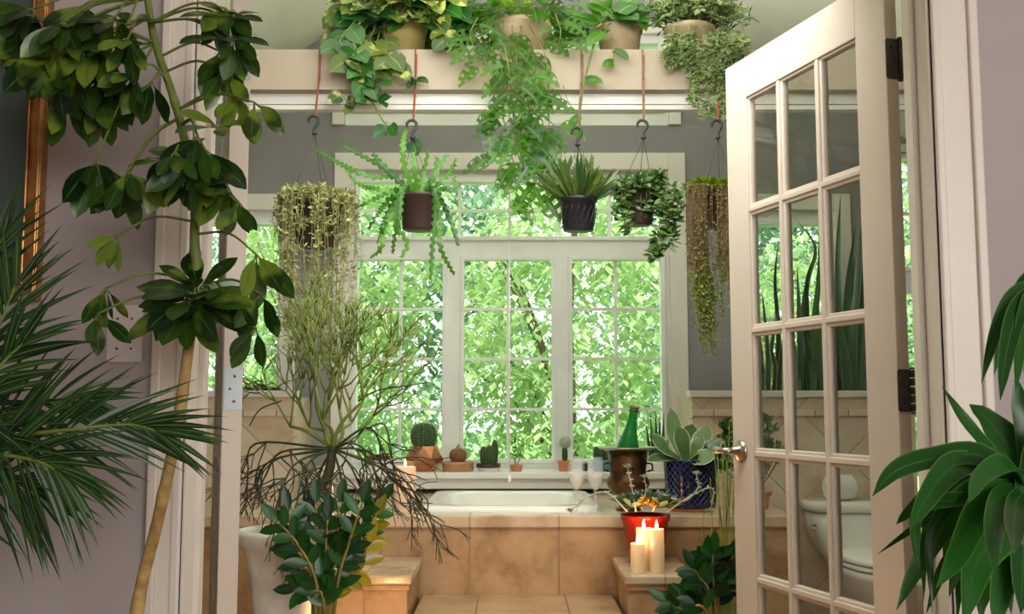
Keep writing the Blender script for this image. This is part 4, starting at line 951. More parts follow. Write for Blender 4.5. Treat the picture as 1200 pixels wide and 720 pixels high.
# 4 small leaved trailing plant
t, c, r, h = beampot('wandering_vine', 784, 846, 34, 'fine leaved variegated trailing plant in a beige pot, rightmost on the beam', M['beigepot'])
st, lf = MB(), MB(); cc = c+V((0.02, 0, h))
for k in range(190):
    a = rnd.uniform(0, 2*PI); el = rnd.uniform(0.0, 1.4); R = rnd.uniform(0.12, 0.235)
    e = cc+V((math.cos(a)*math.cos(el)*R, math.sin(a)*math.cos(el)*R*0.7-0.02, math.sin(el)*R*0.75)); q = spline([cc, cc.lerp(e, 0.6)+V((0, 0, 0.04)), e], 5)
    st.tube(q, 0.0009, 4)
    for p in q[3:]:
        for _ in range(3): lf.leaf(p, rdir(-0.5, 0.8), (rnd.uniform(-.5, .5), -0.8, 0.6), 0.028, 0.013, 0.3, 0.15, 'ovate', 3)
for k in range(54):
    x0 = rnd.uniform(782, 872); L = rnd.choice((35, 50, 60, 80, 95)) if 812 < x0 < 858 else rnd.uniform(20, 40)
    q = spline([P(x0, 30, YP-0.1), P(x0+rnd.uniform(-4, 4), 52, YF), P(x0+rnd.uniform(-8, 4), 45+L*0.6, YF-0.01), P(x0+rnd.uniform(-12, 8), 40+L, YF-0.015)], 6); st.tube(q, 0.0009, 4)
    for p in q[3:]:
        for _ in range(2): lf.leaf(p, rdir(-0.8, 0.4), (rnd.uniform(-.5, .5), -1, 0.4), 0.027, 0.013, 0.3, 0.15, 'ovate', 3)
q = vine([P(818, 70, YF), P(812, 95, YF), P(822, 118, YF), P(835, 128, YF), P(848, 132, YF)], st, 0.0012, 6); leafy(q, lf, 0.035, 0.55, 'ovate', step=2)
lf.build('leaves', M['small'], t); st.build('stems', M['gstem'], t)

# ================================================================ HANGING BASKETS
YH = YBM-0.075
def hanging(name, label, px_hook, py_hook, px0, px1, ptop, pbot, potm, cordm='cord', px_cord=None, Y=YH, hangpx=None, taper=0.78, cat='hanging plant'):
    """hook at (px_hook, py_hook top); basket px0..px1, ptop..pbot"""
    cx = PX((px0+px1)/2, Y); c = V((cx, Y, PZ(pbot, Y))); r = s((px1-px0)/2, Y); h = PZ(ptop, Y)-c.z
    t = thing(name, c, label, cat)
    pot('basket', M[potm], t, c, r*taper, r-0.004, h, lip=0.004, liph=0.016)
    H = P(px_hook, py_hook, Y); hk = s(30, Y)
    # hook
    pts = [H+V((-0.020, 0, -0.022)), H+V((-0.021, 0, -0.010)), H+V((-0.012, 0, 0.001)), H+V((0.002, 0, 0.002)), H+V((0.012, 0, -0.008)), H+V((0.011, 0, -0.024)), H+V((0.002, 0, -0.038)), H+V((-0.001, 0, -0.052)), H+V((0, 0, -0.064))]
    m = MB(); q = spline(pts, 4); m.tube(q, 0.004, 10, rads=[0.004]*4+[0.0052]*(len(q)-10)+[0.0055, 0.006, 0.007, 0.009, 0.010, 0.0095])
    m.build('hook', M['black'], t)
    e = H+V((0, 0, -0.062))
    for a_ in (PI*1.1, PI*1.75, PI*0.45):
        b = c+V((math.cos(a_)*(r+0.001), math.sin(a_)*(r+0.001), h-0.006)); m = MB()
        m.tube([e, b], 0.0011, 6); m.tube([b, b+V((0, 0, -0.012))], 0.002, 6); m.build('wire', M['bronze'], t)
    x = PX(px_cord, YBM) if px_cord else H.x
    m = MB(); w_ = 0.004
    m.tube([(x, YBM+0.12, BT+0.003), (x, YBM+0.02, BT+0.003), (x, YBM-0.006, BT-0.003), (x, YBM-0.006, BT-0.1), H.lerp(V((x, YBM-0.006, BT-0.1)), 0.35), H+V((0, 0, 0.003)), H+V((0.004, 0, -0.002))], 0.0028, 8)
    m.tube([(x+0.005, YBM-0.006, BT-0.02), (x+0.003, YBM-0.006, BT-0.1), H+V((0.004, 0, 0.02)), H+V((0.002, 0, 0.004))], 0.0022, 8)
    m.ball(H+V((0.001, 0, 0.006)), 0.006, seg=8, rings=6)
    m.build('cord', M[cordm], t)
    return t, c, r, h
# a: string plant
t, c, r, h = hanging('string_plant', 'pale yellow green string plant pouring over a hanging basket, leftmost of the hanging plants', 369, 137, 335, 398, 238, 290, 'dpot', px_cord=367)
st, lf = MB(), MB(); cc = c+V((0, 0, h))
for k in range(170):
    a = rnd.uniform(0, 2*PI); q0 = cc+V((math.cos(a)*r*rnd.uniform(0.2, 0.8), math.sin(a)*r*rnd.uniform(0.2, 0.8), rnd.uniform(0, 0.03)))
    R = r*rnd.uniform(1.02, 1.55); L = rnd.choice((0.1, 0.2, 0.3, 0.42, 0.5)) if k > 30 else 0.08
    e = cc+V((math.cos(a)*R, math.sin(a)*R, -0.01)); f = e+V((rnd.uniform(-0.02, 0.02), rnd.uniform(-0.02, 0.01), -L*0.5)); g = f+V((rnd.uniform(-0.03, 0.02)-0.3*(f.x-cc.x), rnd.uniform(-0.02, 0.02), -L*0.5))
    q = spline([q0, cc+V((math.cos(a)*R*0.85, math.sin(a)*R*0.85, rnd.uniform(0.02, 0.045))), e, f, g], max(3, int(L*14))); st.tube(q, 0.0009, 4)
    if 0.55 < (a/(2*PI)) < 0.95 and rnd.random() < 0.35 and L > 0.15: step = 4
    else: step = 1
    for p in q[2::step]:
        for _ in range(2): lf.leaf(p, rdir(-0.6, 0.9), rdir(), rnd.uniform(0.014, 0.024), 0.008, 0.2, 0.1, 'ellip', 2)
for k in range(420):
    a = rnd.uniform(0, 2*PI); q0 = cc+V((math.cos(a)*r*rnd.uniform(0.1, 1.2), math.sin(a)*r*rnd.uniform(0.1, 1.2), rnd.uniform(0.0, 0.035))); lf.leaf(q0, rdir(-0.2, 1), rdir(), 0.024, 0.009, 0.3, 0.1, 'ellip', 2)
lf.build('foliage', M['string'], t); st.build('stems', M['string'], t)
# b: fishbone cactus
t, c, r, h = hanging('fishbone_cactus', 'hanging dark brown pot of fishbone cactus with zigzag green stems', 484, 142, 464, 515, 229, 270, 'dpot')
def zigzag(lf, q, W, rz=None):
    """flat zigzag stem ribbon along q"""
    n_ = len(q); vs = []; us = []; rr = rnd.random() if rz is None else rz
    for i, p in enumerate(q):
        d = (q[min(i+1, n_-1)]-q[max(i-1, 0)]).normalized(); sd = d.cross(V((0, -1, 0.15))).normalized()
        ta = 1-0.55*(i/n_)**3; 
        wl = W*ta*(1 if i % 2 == 0 else 0.3); wr = W*ta*(0.3 if i % 2 == 0 else 1)
        vs += [p-sd*wl+d*0.004, p-V((0, 0.0015, 0)), p+sd*wr+d*0.004]; us += [(-1, i/n_, rr), (0, i/n_, rr), (1, i/n_, rr)]
    lf.add(vs, [f for i in range(n_-1) for f in ((i*3, i*3+1, i*3+4, i*3+3), (i*3+1, i*3+2, i*3+5, i*3+4))], us)
lf = MB()
FB = [((480, 232), (462, 208), (440, 208), (415, 200), (388, 186), (370, 176)), ((482, 232), (460, 205), (438, 190), (408, 174), (394, 163)), ((485, 230), (475, 200), (472, 170), (476, 150)), ((488, 230), (486, 200), (484, 175)), ((494, 230), (497, 200), (503, 172)), ((484, 232), (465, 210), (445, 190), (435, 178)), ((498, 230), (508, 208), (524, 182)), ((500, 230), (518, 212), (532, 194), (534, 186)), ((500, 232), (518, 222), (530, 224), (533, 205)),
      ((478, 232), (455, 235), (440, 255), (430, 272)), ((476, 232), (462, 245), (450, 270), (446, 292), (434, 302)), ((480, 234), (468, 255), (462, 280), (460, 300)), ((500, 234), (512, 255), (508, 290), (506, 330)), ((502, 234), (518, 262), (516, 290), (532, 322)), ((504, 234), (524, 250), (532, 270), (537, 288)), ((474, 232), (450, 228), (430, 238), (416, 244)), ((478, 232), (464, 262), (478, 285), (472, 305)), ((470, 232), (445, 222), (420, 216), (405, 196)), ((490, 230), (510, 200), (512, 180)), ((476, 233), (455, 250), (448, 268), (442, 285))]
for pts in FB:
    L0 = [P(a, b, YH-rnd.uniform(-0.04, 0.1)) for a, b in pts]; L0[0] = c+V(((L0[0].x-c.x)*0.6, rnd.uniform(-0.03, 0.0), h-0.01))
    if pts[1][1] > pts[0][1]-12 and pts[-1][1] > 236:
        L0.insert(1, c+V(((1 if pts[-1][0] > 490 else -1)*r*0.7 if abs(pts[-1][0]-491) > 3 else 0, -r*0.85, h+0.012)))
        for k_ in range(2, len(L0)): L0[k_].y = min(L0[k_].y, c.y-r*0.6) if abs(L0[k_].x-c.x) < r*1.1 else L0[k_].y
    q = spline(L0, 6); tot = sum((q[i+1]-q[i]).length for i in range(len(q)-1)); n_ = max(6, int(tot/0.013))
    # resample
    out = [q[0]]; acc = 0; stp = tot/n_
    for i in range(len(q)-1):
        sg = (q[i+1]-q[i]).length
        while acc+sg >= stp and sg > 1e-6:
            f = (stp-acc)/sg; q[i] = q[i].lerp(q[i+1], f); out.append(q[i].copy()); sg = (q[i+1]-q[i]).length; acc = 0
        acc += sg
    zigzag(lf, out, rnd.uniform(0.012, 0.017))
lf.build('stems', M['fish'], t)
# c: upright succulent
t, c, r, h = hanging('forest_cactus', 'hanging black ribbed pot of upright green strap leaves, middle of the five hanging plants', 677, 150, 656, 702, 233, 271, 'black', 'jute', px_cord=684)
lf = MB()
for k in range(115):
    a = rnd.uniform(0, 2*PI); el = rnd.uniform(0.2, 1.5); L = rnd.uniform(0.09, 0.18)
    b = c+V((math.cos(a)*r*0.5, math.sin(a)*r*0.5, h-0.01)); d = V((math.cos(a)*math.cos(el), math.sin(a)*math.cos(el), math.sin(el)))
    lf.leaf(b, d, rdir()*0.5+V((0, -1, 0)), L*(1 if el < 1 else 0.95), 0.013, -0.25 if el < 0.9 else 0, 0.2, 'strap', 5)
    if k % 3 == 0:
        q = b+d*L*0.6; lf.leaf(q, d+rdir()*0.6, (0, -1, 0.2), 0.06, 0.015, -0.2, 0.2, 'strap', 3)
lf.build('leaves', M['fern'], t)
m = MB()
for k in range(9):
    a = PI+0.15+k*(PI-0.3)/8; q = []
    for j in range(5): f = j/4; rr_ = (r*0.78+(r*0.22-0.004)*f)+0.0015; q.append(c+V((math.cos(a+f*0.35)*rr_, math.sin(a+f*0.35)*rr_, h*0.12+f*h*0.6)))
    m.tube(q, 0.0016, 5)
m.build('ribs', M['black'], t)
# d: peperomia
t, c, r, h = hanging('bushy_hanging_plant', 'bushy small leaved hanging plant trailing down to the right, fourth from the left', 754, 142, 729, 772, 222, 264, 'dpot', 'jute', px_cord=758)
st, lf = MB(), MB(); cc = c+V((0, 0, h))
for k in range(120):
    a = rnd.uniform(0, 2*PI); R = r*rnd.uniform(0.5, 1.35); dwn = rnd.uniform(-0.11, 0.03) if k < 80 else 0.0
    q = spline([cc, cc+V((math.cos(a)*R*0.8, math.sin(a)*R*0.8, 0.025)), cc+V((math.cos(a)*R*1.1, math.sin(a)*R*1.1, dwn))], 4); st.tube(q, 0.0011, 4)
    for p in q[2:]:
        for _ in range(3): lf.leaf(p, rdir(-0.5, 0.9), V((0, -0.8, 0.6))+rdir()*0.5, rnd.uniform(0.02, 0.032), 0.014, 0.2, 0.1, 'ellip', 3)
for pts in (((765, 222), (780, 235), (784, 262), (775, 290), (768, 304)), ((760, 222), (772, 245), (770, 280), (764, 300)), ((768, 222), (788, 228), (796, 240)), ((765, 220), (785, 216), (800, 246)), ((765, 225), (785, 250), (790, 275), (784, 290)), ((762, 215), (770, 205), (774, 206)), ((765, 222), (778, 258), (779, 278)), ((740, 225), (733, 255), (737, 272)), ((764, 222), (783, 240), (792, 258))):
    q = spline([cc]+[P(a, b, YH-rnd.uniform(0.02, 0.09)) for a, b in pts[1:]], 7); st.tube(q, 0.0014, 4)
    for p in q[4:]:
        for _ in range(3): lf.leaf(p, rdir(-0.5, 0.9), V((0, -0.8, 0.6))+rdir()*0.5, rnd.uniform(0.024, 0.04), 0.016, 0.2, 0.1, 'ellip', 3)
lf.build('leaves', M['bushy'], t); st.build('stems', M['gstem'], t)
# e: burro tail
t, c, r, h = hanging('burro_tail_plant', 'hanging pot with long tawny green tails, rightmost hanging plant beside the door', 841, 142, 826, 872, 230, 268, 'dpot', 'cord', px_cord=849)
st, lf, lm, lt_ = MB(), MB(), MB(), MB(); cc = c+V((0, 0, h))
for k in range(110):
    px = rnd.gauss(819, 6) if k < 84 else rnd.uniform(840, 856); px = max(805, min(858, px)); pe = rnd.uniform(345, 418) if k < 84 else rnd.uniform(280, 385)
    if k % 4 == 0: pe -= 50
    dy = -r*rnd.uniform(0.85, 1.3)
    p1 = V((PX(px, YH), c.y+dy, cc.z+0.0)); q = spline([cc+V((-r*0.3, -r*0.2, -0.005)), cc.lerp(p1, 0.8)+V((0, 0, 0.022)), p1, V((p1.x+rnd.uniform(-0.005, 0.005), p1.y, PZ(300, YH))), V((p1.x+rnd.uniform(-0.012, 0.02)+(0.022 if k < 84 else 0), p1.y, PZ(pe, YH)))], 14); st.tube(q, 0.0009, 4)
    for i, p in enumerate(q[16:]):
        w_ = 1.0 if i > 18 else 0.6
        for _ in range(3 if p.z < PZ(320, YH) else 1): (lt_ if p.z > PZ(318, YH)+rnd.uniform(-0.07, 0.07) else lf).leaf(p, rdir(-0.9, 0.2), rdir(), rnd.uniform(0.010, 0.018)*w_, 0.006, 0.2, 0.1, 'ellip', 2)
for k in range(60):
    a = rnd.uniform(0, 2*PI); b = cc+V((math.cos(a)*r*rnd.uniform(0.2, 1.2)-0.03, math.sin(a)*r*rnd.uniform(0.2, 1.0), rnd.uniform(0, 0.04)))
    rosette(lm, b, 0.045, 8, 0.02, el0=0.2, el1=1.2, shape='ovate', seg=3)
lf.build('tails', M['tail'], t)['label'] = 'greener lower tails'; lt_.build('tails', M['tailb'], t)['label'] = 'tawny dried upper tails'; st.build('stems', M['tailb'], t); lm.build('crown', M['lime'], t)['label'] = 'lime green leaves on top'

# ================================================================ LEFT: URN WITH PENCIL CACTUS
YU = 2.97; c = V((PX(337, YU), YU, 0)); RU = s(54, YU); zr = PZ(620, YU)
M['urn'] = mat('aged_white_urn', hx(240, 237, 228), hx(214, 208, 196), rough=0.6, nscale=14)
t = thing('pencil_cactus', c, 'tall pencil cactus with a maze of thin branching stems in a large white urn', 'potted plant')
m = MB(); m.lathe([(RU*0.62, 0), (RU*0.64, 0.02), (RU*0.5, 0.05), (RU*0.42, 0.12), (RU*0.50, 0.2), (RU*0.62, zr-0.26), (RU*0.70, zr-0.14), (RU*0.84, zr-0.06), (RU*0.93, zr-0.045), (RU*0.99, zr-0.03), (RU*1.0, zr-0.012), (RU*0.97, zr), (RU*0.86, zr), (RU*0.83, zr-0.02), (RU*0.78, zr-0.05)], c, 40, cap=False); m.f.append(tuple(range(40))[::-1])
m.build('urn', M['urn'], t)
m = MB(); m.lathe([(RU*0.82, 0), (RU*0.4, 0.006), (0.001, 0.01)], c+V((0, 0, zr-0.035)), 28, cap=False); m.build('soil', M['soil'], t)
tr_ = MB(); br = MB()
trunk = spline([V((c.x+0.03, YU, zr-0.05)), P(360, 600, YU), P(368, 580, YU), P(384, 558, YU), P(390, 526, YU)], 5); tr_.tube(trunk, 0.018, 10, r1=0.013)
tr_.ball(trunk[-1], 0.016, seg=10, rings=6)
rnd = random.Random(5)
def pencil(p, d, L, r, depth, grav):
    mid = p + d*L*0.5 + rdir()*L*0.05; e = p + (d+V((0, 0, grav*0.25))).normalized()*L
    br.tube([p, mid, e], r, 6, r1=r*0.8)
    if depth == 0 or e.y > 3.32: return
    n_ = 3 if rnd.random() < 0.35 else 2
    for k in range(n_):
        nd = (d + rdir()*0.62 + V((0, 0, grav*0.35))).normalized(); pencil(e, nd, L*rnd.uniform(0.62, 0.98), max(r*0.76, 0.0013), depth-1, grav)
hub = trunk[-1]
UP = [((362, 500), 1), ((378, 492), 1), ((370, 450), 1), ((398, 480), 1), ((412, 496), 1), ((425, 470), 1), ((340, 500), 0.4), ((420, 510), 0.4), ((385, 470), 1)]
up_ = br = MB()
for (px, py), gv in UP:
    e = P(px, py, YU+rnd.uniform(-0.14, 0.12)); d = (e-hub); L = d.length; q = hub.lerp(e, rnd.uniform(0.3, 0.6))+rdir()*0.022; br.tube(spline([hub, q, e], 4), 0.0065, 7, r1=0.0042)
    for k in range(2 if gv < 1 else 3): pencil(e, (d.normalized()*0.4+rdir()*0.5+V((0, 0, 0.6))).normalized(), rnd.uniform(0.07, 0.11), 0.0038, 4, 0.5*gv)
br = MB()
DN = [(300, 520, 290, 560), (318, 540, 300, 570), (345, 545, 325, 590), (435, 502, 456, 560), (425, 530, 450, 575), (410, 545, 430, 590), (440, 545, 480, 580), (360, 545, 345, 600), (400, 560, 405, 600), (470, 560, 495, 600), (330, 530, 310, 560), (415, 520, 450, 545), (375, 555, 370, 600)]
for (ax_, ay_, bx_, by_) in DN:
    a = P(ax_, ay_, YU+rnd.uniform(-0.12, 0.12)); b = P(bx_, by_, YU+rnd.uniform(-0.14, 0.1)); q = spline([hub, a, b], 5); br.tube(q, 0.004, 6, r1=0.0024)
    for p_ in (q[4], q[7], q[-1]):
        for k in range(2): pencil(p_, ((b-a).normalized()*0.6+rdir()*0.8+V((0, 0, -0.35))).normalized(), rnd.uniform(0.06, 0.095), 0.0025, 2, -0.3)
for pts in (((430, 502), (452, 500), (462, 555), (470, 590)), ((420, 470), (442, 458), (480, 452), (502, 448)), ((330, 470), (305, 480), (292, 500)), ((470, 570), (500, 585), (498, 612))):
    br.tube(spline([P(a, b, YU-0.02) for a, b in pts], 5), 0.0026, 6, r1=0.0016)
tr_.build('trunk', M['dstem'], t); up_.build('branches', M['pencilg'], t)['label'] = 'olive green upright branches'; br.build('branches', M['pencil'], t)['label'] = 'dark drooping branches'

# ================================================================ ZZ PLANTS
def zzplant(name, base, label, stems, Y, potr, poth, W=15, L=34, seed=3, yellow=(), potm='terra', place='the floor'):
    """stems: pixel polylines from bottom to tip"""
    global rnd
    rnd = random.Random(seed); c = V((PX(base, Y), Y, 0))
    t = thing(name, c, label, 'potted plant'); pot('pot', M[potm], t, c, potr*0.72, potr, poth)
    st, lf, ly = MB(), MB(), MB()
    for i, pts in enumerate(stems):
        dy = rnd.uniform(-0.09, 0.09); q = spline([c+V((rnd.uniform(-0.03, 0.03), rnd.uniform(-0.03, 0.03), poth-0.02))]+[P(a, b, Y+dy) for a, b in pts], 7)
        st.tube(q, 0.0055, 8, r1=0.002); sg = 1; tgt = ly if i in yellow else lf
        for k in range(len(q)//3, len(q), 3):
            p = q[k]; d = (q[min(k+1, len(q)-1)]-q[k-1]).normalized(); sd = d.cross(V((0, -1, 0))).normalized()
            for sgn in (-1, 1):
                dd = (d*0.9+sd*sgn*0.9+V((0, -rnd.uniform(-0.3, 0.6), 0))).normalized(); l = s(L, Y)*rnd.uniform(0.8, 1.1)
                (tgt if rnd.random() < 0.85 else lf).leaf(p, dd, V((rnd.uniform(-.4, .4), -1, 0.3)), l, s(W, Y), 0.3, 0.2, 'ellip', 6)
        tgt.leaf(q[-1], (q[-1]-q[-2]), V((0.2, -1, 0.2)), s(L, Y), s(W, Y), 0, 0.2, 'ellip', 5)
    lf.build('leaves', M['zz'], t); st.build('stems', M['stemo'], t)
    if ly.v: ly.build('yellowing_leaves', M['zzy'], t)['label'] = 'yellowing leaves'
M['stemo'] = mat('tan_green_stem', hx(170, 130, 70), hx(110, 120, 50), rough=0.5, nscale=12)
zzplant('zz_plant', 385, 'glossy dark green and yellow leaved plant in front of the white urn', [((382, 690), (372, 640), (370, 590)), ((365, 680), (345, 640), (338, 600)), ((388, 690), (392, 630), (398, 590)), ((395, 690), (408, 640), (424, 590)), ((375, 700), (352, 660), (344, 640)), ((390, 700), (420, 650), (440, 606)), ((385, 690), (382, 650), (384, 610)), ((370, 700), (388, 670), (404, 650)), ((380, 710), (370, 690), (350, 690)), ((392, 690), (412, 640), (445, 590)), ((372, 690), (350, 640), (326, 612)), ((388, 690), (420, 670), (432, 636))], 2.68, 0.11, 0.36, W=12, L=29, seed=4, yellow=(5, 11))
zzplant('zz_plant', 838, 'glossy dark green plant beside the right tiled block at the door edge', [((838, 700), (835, 670), (836, 650)), ((842, 700), (850, 672), (856, 655)), ((832, 700), (822, 680), (815, 668)), ((840, 710), (848, 690), (862, 680)), ((830, 712), (815, 705), (800, 702)), ((838, 705), (832, 690), (825, 690)), ((826, 715), (800, 715), (784, 706)), ((842, 700), (842, 672), (846, 662)), ((836, 700), (828, 664), (828, 655))], 3.12, 0.12, 0.30, W=12, L=28, seed=9)
rnd = random.Random(21)

# papyrus like reeds and jade behind the door edge
Y = 3.46; c = V((PX(850, Y), Y, 0)); t = thing('reed_plant', c, 'thin yellow green reed stems rising beside the door edge in front of the tub deck', 'potted plant')
pot('pot', M['black'], t, c, 0.07, 0.095, 0.3); st = MB()
for px, py in ((832, 560), (836, 520), (841, 535), (846, 505), (850, 515), (855, 500), (859, 520), (862, 540), (828, 600), (868, 530), (838, 560), (852, 540), (857, 550), (847, 530)):
    b = c+V((rnd.uniform(-0.04, 0.04), rnd.uniform(-0.04, 0.04), 0.27)); e = P(px+rnd.uniform(-1, 1), py, Y+rnd.uniform(-0.05, 0.05)); st.tube(spline([b, b.lerp(e, 0.5)+V((rnd.uniform(-0.008, 0.008), 0, 0)), e], 5), 0.0024, 6, r1=0.0012)
for pts in (((832, 640), (824, 625), (824, 605), (828, 598)), ((836, 650), (826, 630), (822, 640))): st.tube(spline([P(a, b, Y) for a, b in pts], 4), 0.002, 5)
st.build('stems', M['reed'], t)
Y = 4.05; c = V((PX(884, Y), Y, DZ)); t = thing('jade_plant', c, 'jade like succulent on thin dark stems on the deck, seen through and beside the door', 'potted plant')
pot('pot', M['terra'], t, c, 0.045, 0.055, 0.07); st, lf = MB(), MB()
for px, py in ((848, 500), (852, 520), (845, 535), (856, 545), (862, 505), (895, 495), (902, 505), (897, 520), (908, 525), (890, 535), (905, 540), (914, 535), (852, 508), (858, 528), (900, 490), (893, 545), (848, 550)):
    b = c+V((rnd.uniform(-0.02, 0.02), rnd.uniform(-0.02, 0.02), 0.05)); e = P(px, py, Y+rnd.uniform(-0.06, 0.06)); q = spline([b, b.lerp(e, 0.55)+V((0, 0, -0.01)), e], 5); st.tube(q, 0.0022, 6)
    for k in range(13): lf.leaf(e+rdir()*0.014, rdir(-0.2, 1), rdir()+V((0, -1, 0)), rnd.uniform(0.03, 0.045), 0.02, 0, 0.15, 'ellip', 3)
st.build('stems', M['dstem'], t); lf.build('leaves', M['jade'], t)

# ================================================================ SNAKE PLANTS BEHIND THE HALF WALL
def snake(cx, Y, label, leaves, m_, potm='terra'):
    c = V((PX(cx, Y), Y, 0.9)); t = thing('snake_plant', c, label, 'potted plant'); pot('pot', M[potm], t, c, 0.07, 0.095, 0.17)
    lf = MB()
    for (bx, pts, W) in leaves:
        b = c+V((PX(bx, Y)-c.x, rnd.uniform(-0.05, 0.05), 0.15)); b.x = max(c.x-0.075, min(c.x+0.075, b.x)); dy = rnd.uniform(-0.05, 0.04)
        q = spline([b]+[P(a, d_, Y+dy) for a, d_ in pts], 7); lf.ribbon(q, V((rnd.uniform(-.5, .5), -1, 0)), s(W, Y)*0.78, 0.2, 'linear', twist=rnd.uniform(-0.4, 0.4))
    lf.build('leaves', M[m_], t)
snake(905, 4.83, 'pale edged snake plant behind the left column of door panes', [(892, ((892, 420), (884, 345)), 10), (896, ((900, 420), (893, 340)), 10), (900, ((904, 410), (912, 362)), 9), (905, ((908, 430), (896, 390)), 10), (908, ((912, 400), (908, 330), (912, 285)), 10), (900, ((895, 440), (886, 400)), 9), (912, ((914, 430), (920, 380)), 10)], 'snakem')
snake(948, 4.83, 'tall snake plant with one leaf bent over, behind the middle column of door panes', [(945, ((938, 400), (946, 330), (955, 290), (932, 256)), 12), (950, ((952, 400), (960, 320), (960, 262)), 12), (940, ((938, 400), (934, 310)), 12), (944, ((946, 420), (945, 340), (950, 310)), 12), (955, ((957, 410), (966, 350)), 13), (958, ((960, 400), (957, 345)), 14), (936, ((932, 420), (928, 380)), 10), (950, ((948, 420), (938, 370)), 14), (962, ((966, 420), (968, 300), (962, 270)), 10)], 'snake')
snake(993, 4.83, 'broad snake plant leaves rising to a point behind the right column of door panes', [(985, ((983, 380), (982, 300), (985, 228)), 13), (990, ((990, 400), (994, 330), (1003, 262)), 15), (998, ((1000, 390), (1006, 320), (1010, 255)), 15), (995, ((990, 420), (984, 370)), 15), (1000, ((1000, 430), (1008, 400)), 12), (992, ((1000, 440), (1004, 425)), 10), (986, ((986, 420), (996, 350), (1001, 300)), 14), (1004, ((1006, 400), (1014, 300), (1018, 270)), 12)], 'snake')
# dark pot on the left half wall
c = V((PX(296, 4.84), 4.84, 0.9)); t = thing('dark_planter', c, 'dark bowl with trailing stems behind the left half wall', 'potted plant')
pot('pot', M['dpot'], t, c, 0.08, 0.12, 0.25); lf = MB()
for k in range(40): lf.leaf(c+V((rnd.uniform(-0.09, 0.09), rnd.uniform(-0.08, 0.06), 0.24)), rdir(0, 1), rdir(), 0.12, 0.012, 0.8, 0.1, 'linear', 4)
lf.build('leaves', M['fern'], t)

# ================================================================ FOREGROUND LEFT: UMBRELLA TREE
rnd = random.Random(33)
YT = 1.72
TR_ = [(158, 735), (185, 610), (208, 500), (222, 400), (231, 330), (228, 280), (229, 240), (222, 190), (205, 120), (182, 50), (172, -10), (168, -60)]
tp = [P(a, b, YT) for a, b in TR_]; base = V((PX(150, YT), YT, 0)); pt_top = 0.32
t = thing('umbrella_tree', base, 'tall umbrella tree with a thin tan trunk and dark oval leaves left of the doorway', 'potted plant')
pot('pot', M['terra'], t, base, 0.10, 0.14, pt_top)
m = MB(); q = spline([base+V((0, 0, pt_top-0.03))]+tp, 8); n_ = len(q)
def nodes(i): 
    f = i/n_; return 0.0105*(1-0.45*f)*(1.0+(0.14 if i % 9 == 0 else 0))
cut = min(range(n_), key=lambda i: abs(q[i].z-PZ(338, YT))); m.tube(q[:cut+1], 0.01, 12, rads=[nodes(i) for i in range(cut+1)])
m.build('trunk', M['bark'], t)
m = MB(); m.tube(q[cut:], 0.01, 12, rads=[nodes(i) for i in range(cut, n_)]); m.build('green_trunk_top', M['gstem'], t)['label'] = 'green upper part of the trunk'
st, lf = MB(), MB()
def whorl(cx, cy, R, n, ax=(0, -0.3, 1), spread=1.1, W=0.46, Y=None, start=None, droop=0.5, a0=0, arc=2*PI, Ymix=0.0):
    """leaflets radiating from a petiole end; ax = axis the leaflets droop around, spread = angle from the axis"""
    Y = Y or YT-0.05; p = P(cx, cy, Y); A = V(ax).normalized(); U = A.orthogonal().normalized(); W2 = A.cross(U)
    if start is not None:
        sp_ = min(q, key=lambda v: (v-P(start[0], start[1], YT)).length); st.tube(spline([sp_, sp_.lerp(p, 0.55)+V((0, 0, 0.02)), p], 5), 0.0024, 6, r1=0.0018)
    for k in range(n):
        a = a0+arc*k/n+rnd.uniform(-0.2, 0.2); sp = spread*rnd.uniform(0.75, 1.15)
        d = A*math.cos(sp)+(U*math.cos(a)+W2*math.sin(a))*math.sin(sp); l = s(R, Y)*rnd.uniform(0.8, 1.15)
        b = p+d*0.012; st.tube([p, b], 0.0014, 5)
        nn = (A*0.8+V((0, -0.5, 0.3))+rdir()*0.15).normalized()
        if abs(nn.dot(d)) > 0.9: nn = V((0, -1, 0.2))
        lf.leaf(b, d, nn, l, l*W, droop, 0.12, 'obov', 6)
UPA, DNA = (0, -0.45, 1), (0, -0.25, -1)
# big whorl around the trunk
whorl(228, 345, 64, 10, UPA, 1.55, 0.5, YT-0.06, (230, 350), 0.25); whorl(226, 352, 70, 9, UPA, 1.75, 0.5, YT-0.05, (230, 350), 0.35); whorl(232, 340, 48, 6, UPA, 0.9, 0.5, YT-0.03, (230, 345), 0.2)
whorl(218, 352, 62, 6, DNA, 0.95, 0.45, YT-0.1, (226, 360), 0.3); whorl(252, 345, 52, 6, DNA, 1.1, 0.42, YT-0.05, (230, 350), 0.3)
